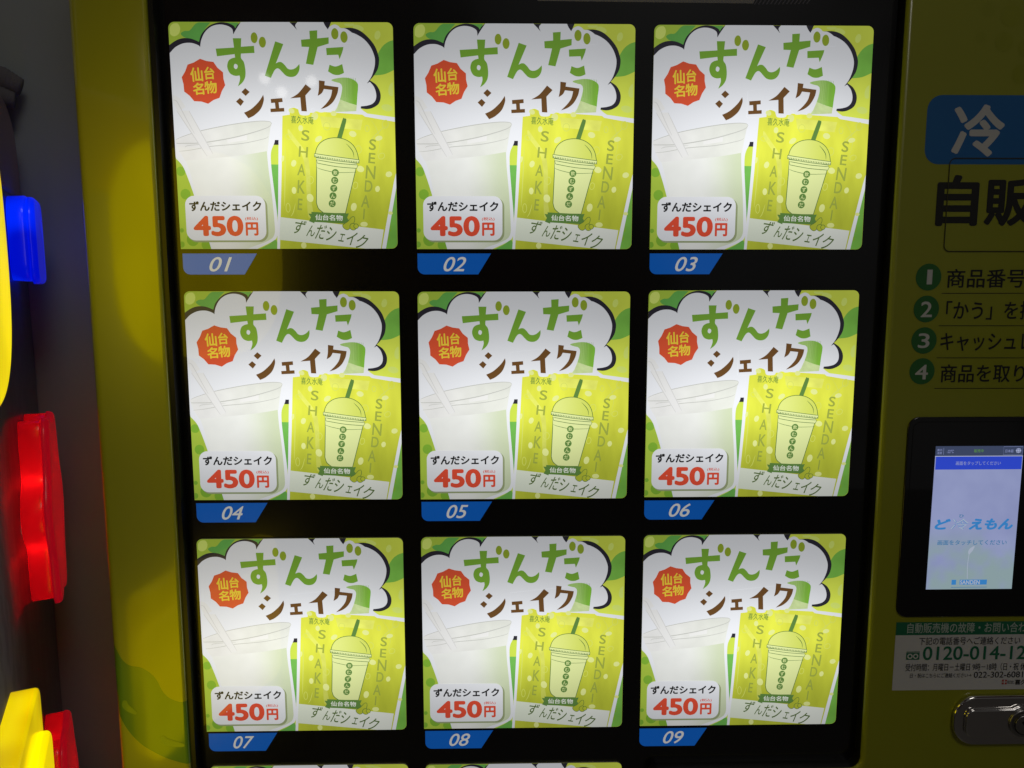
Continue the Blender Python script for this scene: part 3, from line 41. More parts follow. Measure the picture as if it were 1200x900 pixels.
PAN={'blue':(309.1,182.2,403.5,233.8),'rei':(329.6,187.8,370.3,227.0),'ji':(320.9,135.1,354.1,174.2),'han':(359.1,135.1,399.1,172.1),'hatch':(329.2,115.6,421.9,186.7),'c0':(308.7,85.0,328.7,106.3),'c1':(308.6,59.8,328.6,81.4),'c2':(308.4,34.7,328.5,56.5),'c3':(308.4,9.9,328.6,31.9),'d0':(316.9,89.9,322.3,101.4),'d1':(314.3,64.1,323.4,76.5),'d2':(313.7,39.5,323.0,51.3),'d3':(313.0,14.3,323.4,26.2),'t0':(333.3,87.2,396.0,102.1),'t1':(334.6,62.0,406.4,76.9),'t2':(331.8,37.1,406.3,51.6),'t3':(333.6,11.8,402.0,26.5),'u0':[(330.0,82.9,0),(396.1,82.9,0)],'u1':[(329.5,57.3,0),(398.3,57.2,0)],'u2':[(329.5,31.7,0),(400.4,31.5,0)],'u3':[(329.4,7.1,0),(402.5,6.9,0)],'touch':(309.8,-185.2,460.6,-16.1),'screen':(332.6,-160.8,404.3,-39.7),'screen_q':[(333.2,-40.1,0),(404.9,-40.0,0),(405.1,-160.8,0),(333.3,-161.1,0)],'st':(311.1,-249.9,455.8,-190.1),'st_head':(309.6,-201.5,453.6,-190.1),'st_t1':(320.6,-199.7,421.3,-190.7),'st_t2':(331.3,-210.2,417.1,-203.4),'st_num':(335.3,-223.7,423.1,-211.5),'st_ic':(321.2,-223.1,332.4,-216.1),'st_t3':(321.2,-233.4,424.2,-226.6),'st_t4':(325.6,-239.9,422.4,-234.1),'st_t5':(409.4,-246.5,425.4,-241.7),'st_red':(404.5,-245.9,408.7,-241.8),'hdr':(333.8,-48.1,405.3,-40.1),'bar':(334.2,-59.4,404.7,-48.6),'bar_t':(350.6,-55.8,387.5,-52.6),'h1':(334.6,-46.6,338.5,-42.1),'h2':(342.6,-45.7,348.1,-43.0),'h3':(364.7,-45.4,372.7,-42.6),'h4':(390.5,-45.5,397.1,-42.9),'h5':(398.9,-46.3,403.6,-41.6),'furi':(356.5,-99.7,360.5,-97.0),'l_do':(336.7,-109.8,349.9,-100.7),'l_rei':(349.9,-109.9,365.1,-100.5),'l_emon':(365.1,-110.1,401.8,-100.6),'touch_t':(340.1,-123.0,397.7,-118.8),'sb':(354.2,-157.1,383.8,-152.8),'sb_t':(361.4,-156.9,377.9,-153.2),'sb_s':(354.1,-159.9,384.2,-158.7),'seed':[(367.0,-131.4),(366.3,-128.5),(368.0,-125.6),(371.2,-124.1),(370.1,-127.5),(367.9,-130.4)],'lock':(363.7,-298.7,516.8,-254.6),'paddle':(372.2,-289.8,457.7,-264.9),'cyl':[(420.3,-276.7,0)],'dots':[(350.9,296.2,0),(368.8,291.8,0),(346.4,276.2,0),(364.8,272.9,0),(379.6,249.4,0),(382.0,268.5,0)],'pod_top':[(-336.6,-207.2),(-329.4,-219.0),(-314.4,-224.7),(-305.5,-233.0),(-298.6,-246.8),(-288.6,-253.4),(-281.8,-254.0)],'pod_bot':[(-336.3,-268.5),(-325.1,-286.4),(-308.5,-299.7),(-291.6,-307.4),(-281.3,-310.0)],'mark1':[(-331.5,-252.0),(-331.0,-257.5),(-322.8,-264.1)],'mark2':[(-302.5,-284.4),(-299.3,-289.5),(-284.7,-292.9)],'tab5':[(-84.5,-87.8),(-26.0,-88.2),(-36.7,-104.5),(-84.7,-104.2)],'dig5':[(-64.1,-90.8),(-45.9,-102.6)],'tab1':[(-270.0,114.3),(-212.5,114.3),(-221.2,98.0),(-270.9,98.0)],'tab9':[(100.7,-291.4),(158.5,-292.1),(147.8,-307.8),(101.0,-307.2)],'top_strip':[(23.2,305.6),(177.4,304.6),(174.0,306.5),(220.3,303.6)],'row4':[(-235.4,-318.3),(84.2,-321.3)]}

# ------------------------------------------------------------------ materials
def s2l(c): return tuple((v/255/12.92 if v <= 10.3 else ((v/255+.055)/1.055)**2.4) for v in c)
def nodes(name):
    m = bpy.data.materials.new(name); m.use_nodes = True
    nt = m.node_tree; return m, nt, nt.nodes['Principled BSDF']
def setp(b, **k):
    for n, v in k.items():
        i = b.inputs[n.replace('_', ' ')]
        i.default_value = (*v, 1) if isinstance(v, tuple) and len(v) == 3 else v
def plain(name, col, rough=.5, metal=0., coat=0., coat_rough=.05, spec=.5, bump=0., bump_scale=300.):
    m, nt, b = nodes(name)
    setp(b, Base_Color=col, Roughness=rough, Metallic=metal, Coat_Weight=coat, Coat_Roughness=coat_rough, Specular_IOR_Level=spec)
    tc = nt.nodes.new('ShaderNodeTexCoord')
    nz = nt.nodes.new('ShaderNodeTexNoise'); nz.inputs['Scale'].default_value = 9; nz.inputs['Detail'].default_value = 6
    nt.links.new(tc.outputs['Object'], nz.inputs['Vector'])
    mx = nt.nodes.new('ShaderNodeMix'); mx.data_type = 'RGBA'
    mx.inputs['A'].default_value = (*[c*.88 for c in col], 1); mx.inputs['B'].default_value = (*[min(1, c*1.12) for c in col], 1)
    nt.links.new(nz.outputs['Fac'], mx.inputs['Factor']); nt.links.new(mx.outputs['Result'], b.inputs['Base Color'])
    if bump:
        n2 = nt.nodes.new('ShaderNodeTexNoise'); n2.inputs['Scale'].default_value = bump_scale; n2.inputs['Detail'].default_value = 2
        nt.links.new(tc.outputs['Object'], n2.inputs['Vector'])
        bp = nt.nodes.new('ShaderNodeBump'); bp.inputs['Strength'].default_value = bump; bp.inputs['Distance'].default_value = .0005
        nt.links.new(n2.outputs['Fac'], bp.inputs['Height']); nt.links.new(bp.outputs['Normal'], b.inputs['Normal'])
    return m
# poster backlight painted into the print emission: brighter at mid height than at the rim
def painted_backlight_group():
    g = bpy.data.node_groups.new('painted_backlight', 'ShaderNodeTree')
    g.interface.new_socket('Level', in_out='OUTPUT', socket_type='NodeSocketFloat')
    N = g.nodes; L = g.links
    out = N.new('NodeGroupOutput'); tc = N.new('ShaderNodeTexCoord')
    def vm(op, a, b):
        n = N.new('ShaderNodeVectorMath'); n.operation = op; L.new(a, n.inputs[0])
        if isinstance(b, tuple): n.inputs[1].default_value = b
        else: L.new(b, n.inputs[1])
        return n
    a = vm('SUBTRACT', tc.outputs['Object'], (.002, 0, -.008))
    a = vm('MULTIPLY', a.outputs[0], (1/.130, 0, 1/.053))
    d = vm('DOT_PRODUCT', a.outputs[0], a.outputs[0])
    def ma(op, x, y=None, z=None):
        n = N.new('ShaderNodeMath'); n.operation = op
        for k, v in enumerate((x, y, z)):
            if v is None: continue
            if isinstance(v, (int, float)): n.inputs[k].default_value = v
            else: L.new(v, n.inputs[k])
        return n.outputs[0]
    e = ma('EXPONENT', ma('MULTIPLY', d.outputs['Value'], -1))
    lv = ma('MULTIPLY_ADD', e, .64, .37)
    oi = N.new('ShaderNodeObjectInfo'); sn = N.new('ShaderNodeVectorMath'); sn.operation = 'SNAP'    # emission level differs at random from poster to poster
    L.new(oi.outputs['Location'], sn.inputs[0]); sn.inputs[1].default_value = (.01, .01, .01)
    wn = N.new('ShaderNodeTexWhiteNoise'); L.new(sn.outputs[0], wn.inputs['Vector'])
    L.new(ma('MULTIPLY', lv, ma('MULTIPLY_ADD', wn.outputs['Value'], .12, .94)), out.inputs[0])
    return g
LED = painted_backlight_group()
def ink(name, col, col2=None, ax='X', lo=0, hi=1, noise=0., nscale=60., stretch=(1, 1, 1)):
    """a print whose emission stands in for light from behind; col2 = a printed colour ramp along an axis (mm)"""
    m, nt, b = nodes(name)
    setp(b, Base_Color=tuple(c*.12 for c in col), Roughness=.4, Coat_Weight=.7, Coat_Roughness=.035, Specular_IOR_Level=.2)
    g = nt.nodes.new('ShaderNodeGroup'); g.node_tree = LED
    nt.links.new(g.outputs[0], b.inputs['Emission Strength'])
    tc = nt.nodes.new('ShaderNodeTexCoord'); src = None
    if col2:
        sp = nt.nodes.new('ShaderNodeSeparateXYZ'); nt.links.new(tc.outputs['Object'], sp.inputs[0])
        mr = nt.nodes.new('ShaderNodeMapRange'); nt.links.new(sp.outputs[ax], mr.inputs['Value'])
        mr.inputs['From Min'].default_value = lo/1000; mr.inputs['From Max'].default_value = hi/1000; mr.interpolation_type = 'SMOOTHSTEP'
        mx = nt.nodes.new('ShaderNodeMix'); mx.data_type = 'RGBA'
        mx.inputs['A'].default_value = (*col, 1); mx.inputs['B'].default_value = (*col2, 1)
        nt.links.new(mr.outputs[0], mx.inputs['Factor']); src = mx.outputs['Result']
    if noise:
        mp = nt.nodes.new('ShaderNodeMapping'); mp.inputs['Scale'].default_value = stretch
        nt.links.new(tc.outputs['Object'], mp.inputs['Vector'])
        nz = nt.nodes.new('ShaderNodeTexNoise'); nz.inputs['Scale'].default_value = nscale; nz.inputs['Detail'].default_value = 3
        nt.links.new(mp.outputs[0], nz.inputs['Vector'])
        mr = nt.nodes.new('ShaderNodeMapRange'); nt.links.new(nz.outputs['Fac'], mr.inputs['Value'])
        mr.inputs['From Min'].default_value = .3; mr.inputs['From Max'].default_value = .7
        mr.inputs['To Min'].default_value = 1-noise; mr.inputs['To Max'].default_value = 1+noise
        mu = nt.nodes.new('ShaderNodeMix'); mu.data_type = 'RGBA'; mu.blend_type = 'MULTIPLY'; mu.inputs['Factor'].default_value = 1
        if src: nt.links.new(src, mu.inputs['A'])
        else: mu.inputs['A'].default_value = (*col, 1)
        nt.links.new(mr.outputs[0], mu.inputs['B']); src = mu.outputs['Result']
    if src: nt.links.new(src, b.inputs['Emission Color'])
    else: setp(b, Emission_Color=col)
    return m
K = {}
K['paper'] = ink('print_white', (.905, .925, .97))
K['navy'] = ink('print_navy', (.030, .028, .040))
K['lime'] = ink('print_lime', (.46, .64, .07), (.76, .87, .10), 'X', -80, 60, .10, 22)
K['lime2'] = ink('print_pale_lime', (.76, .90, .20))
K['leaf'] = ink('print_leaf', (.16, .50, .10), (.22, .54, .08), 'X', -60, 80, .12, 50)
K['dot'] = ink('print_dot', (.25, .50, .045))
K['green'] = ink('print_title_green', (.22, .46, .048))
K['olive'] = ink('print_bean', (.34, .46, .035))
K['brown'] = ink('print_brown', (.17, .080, .024))
K['red'] = ink('print_badge_red', (.80, .105, .042))
K['gold'] = ink('print_badge_yellow', (.96, .70, .06))
K['price'] = ink('print_price_red', (.86, .095, .045))
K['black'] = ink('print_black', (.02, .02, .02))
K['body'] = ink('print_shake', (.92, .935, .90), (.66, .75, .50), 'X', -48, -12, .05, 30)
K['lid'] = ink('print_lid', (.89, .89, .875), (.85, .87, .80), 'X', -75, -20, .07, 45)
K['lidline'] = ink('print_lid_line', (.60, .61, .57))
K['lidhi'] = ink('print_lid_shine', (.92, .92, .90))
K['straw'] = ink('print_straw', (.90, .90, .89))
K['strawe'] = ink('print_straw_edge', (.74, .74, .73))
K['tagshade'] = ink('print_tag_shadow', (.36, .42, .22))  # drop shadow printed in the tag's artwork
K['pouch'] = ink('print_pouch', (.55, .61, .05), (.83, .87, .08), 'Z', -65, 8, .14, 26, (2.2, 1, .7))
K['streak'] = ink('print_pouch_shine', (.66, .71, .12), (.86, .90, .16), 'Z', -55, 5, noise=.12, nscale=70)
K['bean'] = ink('print_pale_bean', (.86, .92, .34))
K['ring'] = ink('print_bean_ring', (.74, .81, .16))
K['band'] = ink('print_band', (.82, .88, .74), (.88, .91, .84), 'X', 0, 60)
K['cap'] = ink('print_cap', (.42, .66, .20), (.24, .56, .05), 'X', 45, 56, .08, 120, (6, 1, .4))
K['capline'] = ink('print_cap_rib', (.27, .52, .08))
K['neck'] = ink('print_neck', (.66, .80, .38), None, noise=.18, nscale=90)
K['dome'] = ink('print_dome', (.80, .87, .26), (.70, .78, .14), 'X', 25, 55)
K['cupd'] = ink('print_cup_fill', (.82, .90, .40))
K['letter'] = ink('print_letter', (.38, .45, .07))
K['dark'] = ink('print_dark_green', (.09, .19, .05))
K['hand'] = ink('print_brush', (.12, .19, .05))
K['banner'] = ink('print_banner', (.13, .27, .06))

def body_yellow(name, pod, ca, cb, ior):
    m, nt, b = nodes(name)
    setp(b, Roughness=.35, Coat_Weight=1., Coat_Roughness=.13, Coat_IOR=ior)
    tc = nt.nodes.new('ShaderNodeTexCoord')
    nz = nt.nodes.new('ShaderNodeTexNoise'); nz.inputs['Scale'].default_value = 6; nz.inputs['Detail'].default_value = 5
    nt.links.new(tc.outputs['Object'], nz.inputs['Vector'])
    base = nt.nodes.new('ShaderNodeMix'); base.data_type = 'RGBA'
    base.inputs['A'].default_value = (*ca, 1); base.inputs['B'].default_value = (*cb, 1)
    nt.links.new(nz.outputs['Fac'], base.inputs['Factor']); src = base.outputs['Result']
    if pod:                                              # a green bean pod printed across the pillar
        sp = nt.nodes.new('ShaderNodeSeparateXYZ'); nt.links.new(tc.outputs['Object'], sp.inputs[0])
        mr = nt.nodes.new('ShaderNodeMapRange'); nt.links.new(sp.outputs['X'], mr.inputs['Value'])
        mr.inputs['From Min'].default_value = pod['x0']; mr.inputs['From Max'].default_value = pod['x1']
        fac = []
        for key, op in (('top', 'LESS_THAN'), ('bot', 'GREATER_THAN')):
            fc = nt.nodes.new('ShaderNodeFloatCurve'); cv = fc.mapping.curves[0]
            pts = pod[key]
            cv.points[0].location = pts[0]; cv.points[1].location = pts[-1]
            for p in pts[1:-1]: cv.points.new(*p)
            fc.mapping.update(); nt.links.new(mr.outputs[0], fc.inputs['Value'])
            z = nt.nodes.new('ShaderNodeMapRange'); nt.links.new(sp.outputs['Z'], z.inputs['Value'])
            z.inputs['From Min'].default_value = pod['z0']; z.inputs['From Max'].default_value = pod['z1']; z.clamp = False
            c = nt.nodes.new('ShaderNodeMath'); c.operation = op
            nt.links.new(z.outputs[0], c.inputs[0]); nt.links.new(fc.outputs[0], c.inputs[1]); fac.append(c.outputs[0])
        mu = nt.nodes.new('ShaderNodeMath'); mu.operation = 'MULTIPLY'
        nt.links.new(fac[0], mu.inputs[0]); nt.links.new(fac[1], mu.inputs[1])
        mx = nt.nodes.new('ShaderNodeMix'); mx.data_type = 'RGBA'; nt.links.new(mu.outputs[0], mx.inputs['Factor'])
        nt.links.new(src, mx.inputs['A']); mx.inputs['B'].default_value = (.13, .27, .010, 1); src = mx.outputs['Result']
    nt.links.new(src, b.inputs['Base Color'])
    return m
MX0, MZ0 = .17, 1.3
def podn(l): return [((x+.345*1000)/70, (z+330)/140) for x, z in l]
POD = dict(x0=-.345-MX0, x1=-.275-MX0, z0=MZ0-.330, z1=MZ0-.190,
           top=podn([(-345, -196)]+[p[:2] for p in PAN['pod_top']]+[(-275, -254)]),
           bot=podn([(-345, -250)]+[p[:2] for p in PAN['pod_bot']]+[(-275, -311)]))
M_PILLAR = body_yellow('pillar_yellow', POD, (.36, .385, .004), (.42, .44, .006), 1.75)
M_YELLOW = body_yellow('door_yellow', None, (.285, .305, .006), (.33, .345, .008), 1.40)
M_WINDOW = plain('black_acrylic', (.003, .003, .0032), .25, coat=.65, coat_rough=.03)
M_TRIM = plain('black_trim', (.004, .004, .004), .45)
M_EDGE = plain('poster_edge', (.25, .26, .24), .4)
M_WALL = plain('wall_paint', (.36, .40, .39), .75, bump=.3, bump_scale=160)
M_FLOOR = plain('floor_tile', (.20, .19, .18), .4)
M_CHROME = plain('chrome', (.72, .70, .67), .07, metal=1.)
M_STEEL = plain('brushed_steel', (.40, .39, .37), .30, metal=1.)
M_SLOT = plain('key_slot', (.006, .006, .006), .5)
M_STICKER = plain('sticker_white', (.66, .66, .65), .45)
M_STGREEN = plain('sticker_green', (.012, .16, .075), .45)
M_PALE = plain('sticker_pale_text', (.50, .60, .52), .45)
M_TEXT = plain('print_text_black', (.012, .012, .010), .5)
M_STRED = plain('sticker_red', (.45, .04, .03), .5)
M_BLUE = plain('label_blue', (.012, .135, .40), .4)
M_BLUE2 = plain('label_slate_blue', (.10, .17, .33), .4)
M_LABELW = plain('label_white', (.62, .62, .60), .4)
M_BALL = plain('number_green', (.030, .155, .035), .4)
M_GROOVE = plain('groove', (.035, .035, .004), .6)
M_BEANP = plain('faint_bean', (.285, .305, .007), .4)
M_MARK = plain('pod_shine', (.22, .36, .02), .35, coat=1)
def glow(name, col, strength=1., rough=.3, base=None):
    m, nt, b = nodes(name)
    setp(b, Base_Color=base or tuple(c*.4 for c in col), Roughness=rough, Coat_Weight=1., Coat_Roughness=.04, Emission_Color=col, Emission_Strength=strength)
    return m
M_TAB = glow('tab_blue', (.002, .055, .25), 1.)
M_DIGIT = glow('tab_digit', (.34, .34, .33), 1.)
M_SCREEN_BAR = glow('screen_header', (.040, .055, .11))
M_SCREEN_BLUE = glow('screen_blue', (.022, .055, .52))
M_SCREEN_LINE = glow('screen_line', (.46, .50, .66))
M_SCREEN_TXT = glow('screen_pale_text', (.24, .28, .52))
M_SCREEN_GRN = glow('screen_green_text', (.08, .20, .06))
M_SCREEN_CYAN = glow('screen_cyan', (.035, .20, .50))
M_SCREEN_TEAL = glow('screen_teal', (.045, .17, .34))
M_SCREEN_WHITE = glow('screen_white', (.34, .38, .58))
M_SCREEN_PALE = glow('screen_leaf', (.35, .40, .50))
def screen_mat():
    m, nt, b = nodes('screen_picture')
    setp(b, Base_Color=(.02, .02, .02), Roughness=.3, Coat_Weight=1., Coat_Roughness=.03, Emission_Strength=1.)
    N = nt.nodes; L = nt.links
    tc = N.new('ShaderNodeTexCoord'); sp = N.new('ShaderNodeSeparateXYZ'); L.new(tc.outputs['Object'], sp.inputs[0])
    nz = N.new('ShaderNodeTexNoise'); nz.inputs['Scale'].default_value = 26; nz.inputs['Detail'].default_value = 3; L.new(tc.outputs['Object'], nz.inputs['Vector'])
    h = N.new('ShaderNodeMapRange'); L.new(sp.outputs['Z'], h.inputs['Value'])     # greenery fills the lower half of the picture
    h.inputs['From Min'].default_value = MZ0-.100; h.inputs['From Max'].default_value = MZ0-.140; h.interpolation_type = 'SMOOTHSTEP'
    r = N.new('ShaderNodeMapRange'); L.new(nz.outputs['Fac'], r.inputs['Value'])
    r.inputs['From Min'].default_value = .42; r.inputs['From Max'].default_value = .62; r.interpolation_type = 'SMOOTHSTEP'
    mu = N.new('ShaderNodeMath'); mu.operation = 'MULTIPLY'; L.new(h.outputs[0], mu.inputs[0]); L.new(r.outputs[0], mu.inputs[1])
    n2 = N.new('ShaderNodeTexNoise'); n2.inputs['Scale'].default_value = 40; L.new(tc.outputs['Object'], n2.inputs['Vector'])
    sky = N.new('ShaderNodeMix'); sky.data_type = 'RGBA'; L.new(n2.outputs['Fac'], sky.inputs['Factor'])
    sky.inputs['A'].default_value = (.215, .245, .455, 1); sky.inputs['B'].default_value = (.31, .35, .57, 1)
    mx = N.new('ShaderNodeMix'); mx.data_type = 'RGBA'; L.new(mu.outputs[0], mx.inputs['Factor'])
    L.new(sky.outputs['Result'], mx.inputs['A']); mx.inputs['B'].default_value = (.25, .34, .36, 1)
    L.new(mx.outputs['Result'], b.inputs['Emission Color']); return m
M_SCREEN = screen_mat()
def lamp_mat(name, dim, hot, scale, strength):
    """glowing tinted plastic: noise in the emission paints bulb-like bright patches"""
    m, nt, b = nodes(name)
    setp(b, Base_Color=tuple(c*.5 for c in dim), Roughness=.28, Coat_Weight=.6, Coat_Roughness=.08, Emission_Strength=strength)
    N = nt.nodes; L = nt.links
    tc = N.new('ShaderNodeTexCoord'); vo = N.new('ShaderNodeTexNoise'); vo.inputs['Scale'].default_value = scale; vo.inputs['Detail'].default_value = 1
    L.new(tc.outputs['Object'], vo.inputs['Vector'])
    mr = N.new('ShaderNodeMapRange'); L.new(vo.outputs['Fac'], mr.inputs['Value']); mr.inputs['From Min'].default_value = .38; mr.inputs['From Max'].default_value = .64
    mr.interpolation_type = 'SMOOTHSTEP'
    mx = N.new('ShaderNodeMix'); mx.data_type = 'RGBA'; mx.inputs['A'].default_value = (*dim, 1); mx.inputs['B'].default_value = (*hot, 1)
    L.new(mr.outputs[0], mx.inputs['Factor']); L.new(mx.outputs['Result'], b.inputs['Emission Color']); return m
M_LYEL = lamp_mat('yellow_lamp_plastic', (.66, .46, .0), (.98, .74, .0), 14, 1.)
M_LYELF = lamp_mat('yellow_lamp_face', (.80, .62, .0), (1.0, .78, .0), 12, 1.35)
def shell_mat(name, col, emit):
    m, nt, b = nodes(name)
    setp(b, Base_Color=tuple(c*.6 for c in col), Roughness=.25, Coat_Weight=.7, Coat_Roughness=.08, Emission_Color=emit, Emission_Strength=1.)
    tr = nt.nodes.new('ShaderNodeBsdfTranslucent'); tr.inputs['Color'].default_value = (*col, 1)
    ad = nt.nodes.new('ShaderNodeMixShader'); ad.inputs[0].default_value = .45
    nt.links.new(b.outputs[0], ad.inputs[1]); nt.links.new(tr.outputs[0], ad.inputs[2])
    nt.links.new(ad.outputs[0], nt.nodes['Material Output'].inputs['Surface']); return m
M_SHELL = shell_mat('red_lamp_shell', (.9, .012, .02), (.15, .0008, .004))
M_SHELLF = shell_mat('red_lamp_front', (.9, .012, .03), (.26, .003, .012))
M_LBLUE = lamp_mat('blue_lamp_plastic', (.0, .004, .55), (.0, .02, 1.0), 20, 1.)
def cabinet_mat():
    m, nt, b = nodes('cabinet_print')
    setp(b, Roughness=.4, Coat_Weight=.3, Coat_Roughness=.15)
    N = nt.nodes; L = nt.links
    tc = N.new('ShaderNodeTexCoord')
    mp = N.new('ShaderNodeMapping'); mp.inputs['Rotation'].default_value = (.5, .4, 0); mp.inputs['Scale'].default_value = (60, 60, 22); L.new(tc.outputs['Object'], mp.inputs['Vector'])
    vo = N.new('ShaderNodeTexNoise'); vo.inputs['Scale'].default_value = 1.2; L.new(mp.outputs[0], vo.inputs['Vector'])
    mr = N.new('ShaderNodeMapRange'); L.new(vo.outputs['Fac'], mr.inputs['Value']); mr.inputs['From Min'].default_value = .48; mr.inputs['From Max'].default_value = .53
    mx = N.new('ShaderNodeMix'); mx.data_type = 'RGBA'; mx.inputs['A'].default_value = (.10, .09, .14, 1); mx.inputs['B'].default_value = (.135, .12, .175, 1)
    L.new(mr.outputs[0], mx.inputs['Factor']); L.new(mx.outputs['Result'], b.inputs['Base Color']); return m
M_CAB = cabinet_mat()
M_CABEDGE = plain('cabinet_edge', (.07, .068, .085), .5)
M_MAROON = plain('maroon_trim', (.42, .15, .18), .4, coat=.3)
M_CLOTH = plain('grey_knit', (.17, .16, .175), .95, bump=1., bump_scale=900)

# ------------------------------------------------------------------ geometry helpers (x, z in mm around a thing's own origin)
def smooth(pts, n=7):
    """closed outline: 2-tuples are smooth, 3-tuples are corners"""
    out = []; N = len(pts)
    for i in range(N):
        p0, p1, p2, p3 = pts[i-1], pts[i], pts[(i+1) % N], pts[(i+2) % N]
        out.append((p1[0], p1[1]))
        if len(p1) == 3 and len(p2) == 3: continue
        a = p1 if len(p1) == 3 else p0; d = p2 if len(p2) == 3 else p3
        for k in range(1, n):
            t = k/n
            out.append(tuple(.5*(2*p1[j]+(p2[j]-a[j])*t+(2*a[j]-5*p1[j]+4*p2[j]-d[j])*t*t+(3*p1[j]-a[j]-3*p2[j]+d[j])*t**3) for j in (0, 1)))
    return out
def opensmooth(pts, n=6):
    P = [pts[0]]+list(pts)+[pts[-1]]; out = []
    for i in range(1, len(P)-2):
        for k in range(n):
            t = k/n
            out.append(tuple(.5*(2*P[i][j]+(P[i+1][j]-P[i-1][j])*t+(2*P[i-1][j]-5*P[i][j]+4*P[i+1][j]-P[i+2][j])*t*t+(3*P[i][j]-P[i-1][j]-3*P[i+1][j]+P[i+2][j])*t**3) for j in (0, 1)))
    out.append(tuple(pts[-1][:2])); return out
def rrect(x0, z0, x1, z1, r, n=6):
    rs = r if isinstance(r, (list, tuple)) else (r,)*4                # bl, br, tr, tl
    out = []
    for (cx, cz, a), q in zip(((x0, z0, 180), (x1, z0, 270), (x1, z1, 0), (x0, z1, 90)), rs):
        if q <= 0: out.append((cx, cz)); continue
        ox = cx+q if cx == x0 else cx-q; oz = cz+q if cz == z0 else cz-q
        out += [(ox+q*math.cos(math.radians(a+90*k/n)), oz+q*math.sin(math.radians(a+90*k/n))) for k in range(n+1)]
    return out
def ellipse(cx, cz, rx, rz, n=24, rot=0):
    c, s = math.cos(rot), math.sin(rot)
    return [(cx+rx*math.cos(2*math.pi*k/n)*c-rz*math.sin(2*math.pi*k/n)*s, cz+rx*math.cos(2*math.pi*k/n)*s+rz*math.sin(2*math.pi*k/n)*c) for k in range(n)]
def clip(poly, h=85.):
    """cut to the poster's own rounded outline (convex)"""
    k = h/85.; edge = [(x*k, z*k) for x, z in rrect(-85, -85, 85, 85, (0, 4.6, 4.6, 4.6))]
    for i in range(len(edge)):
        (ax, az), (bx, bz) = edge[i-1], edge[i]; out = []
        if math.hypot(bx-ax, bz-az) < 1e-6: continue
        sd = lambda p: (bx-ax)*(p[1]-az)-(bz-az)*(p[0]-ax)
        for n in range(len(poly)):
            a, b = poly[n-1], poly[n]; da, db = sd(a), sd(b)
            if (da >= 0) != (db >= 0):
                t = da/(da-db); out.append((a[0]+(b[0]-a[0])*t, a[1]+(b[1]-a[1])*t))
            if db >= 0: out.append(b)
        poly = out
        if not poly: return []
    return poly
_FONT = {}
def glyphs(s, shear=0.):
    key = (s, shear)
    if key not in _FONT:
        cu = bpy.data.curves.new('lettering', 'FONT'); cu.body = s; cu.size = 1; cu.shear = shear; cu.resolution_u = 5
        o = bpy.data.objects.new('lettering', cu); COL.objects.link(o); bpy.context.view_layer.update()
        me = bpy.data.meshes.new_from_object(o.evaluated_get(bpy.context.evaluated_depsgraph_get()))
        _FONT[key] = ([(v.co.x, v.co.y) for v in me.vertices], [tuple(p.vertices) for p in me.polygons])
        bpy.data.meshes.remove(me); bpy.data.objects.remove(o); bpy.data.curves.remove(cu)
    return _FONT[key]
def link(name, me, parent):
    o = bpy.data.objects.new(name, me); COL.objects.link(o)
    if parent: o.parent = parent
    return o
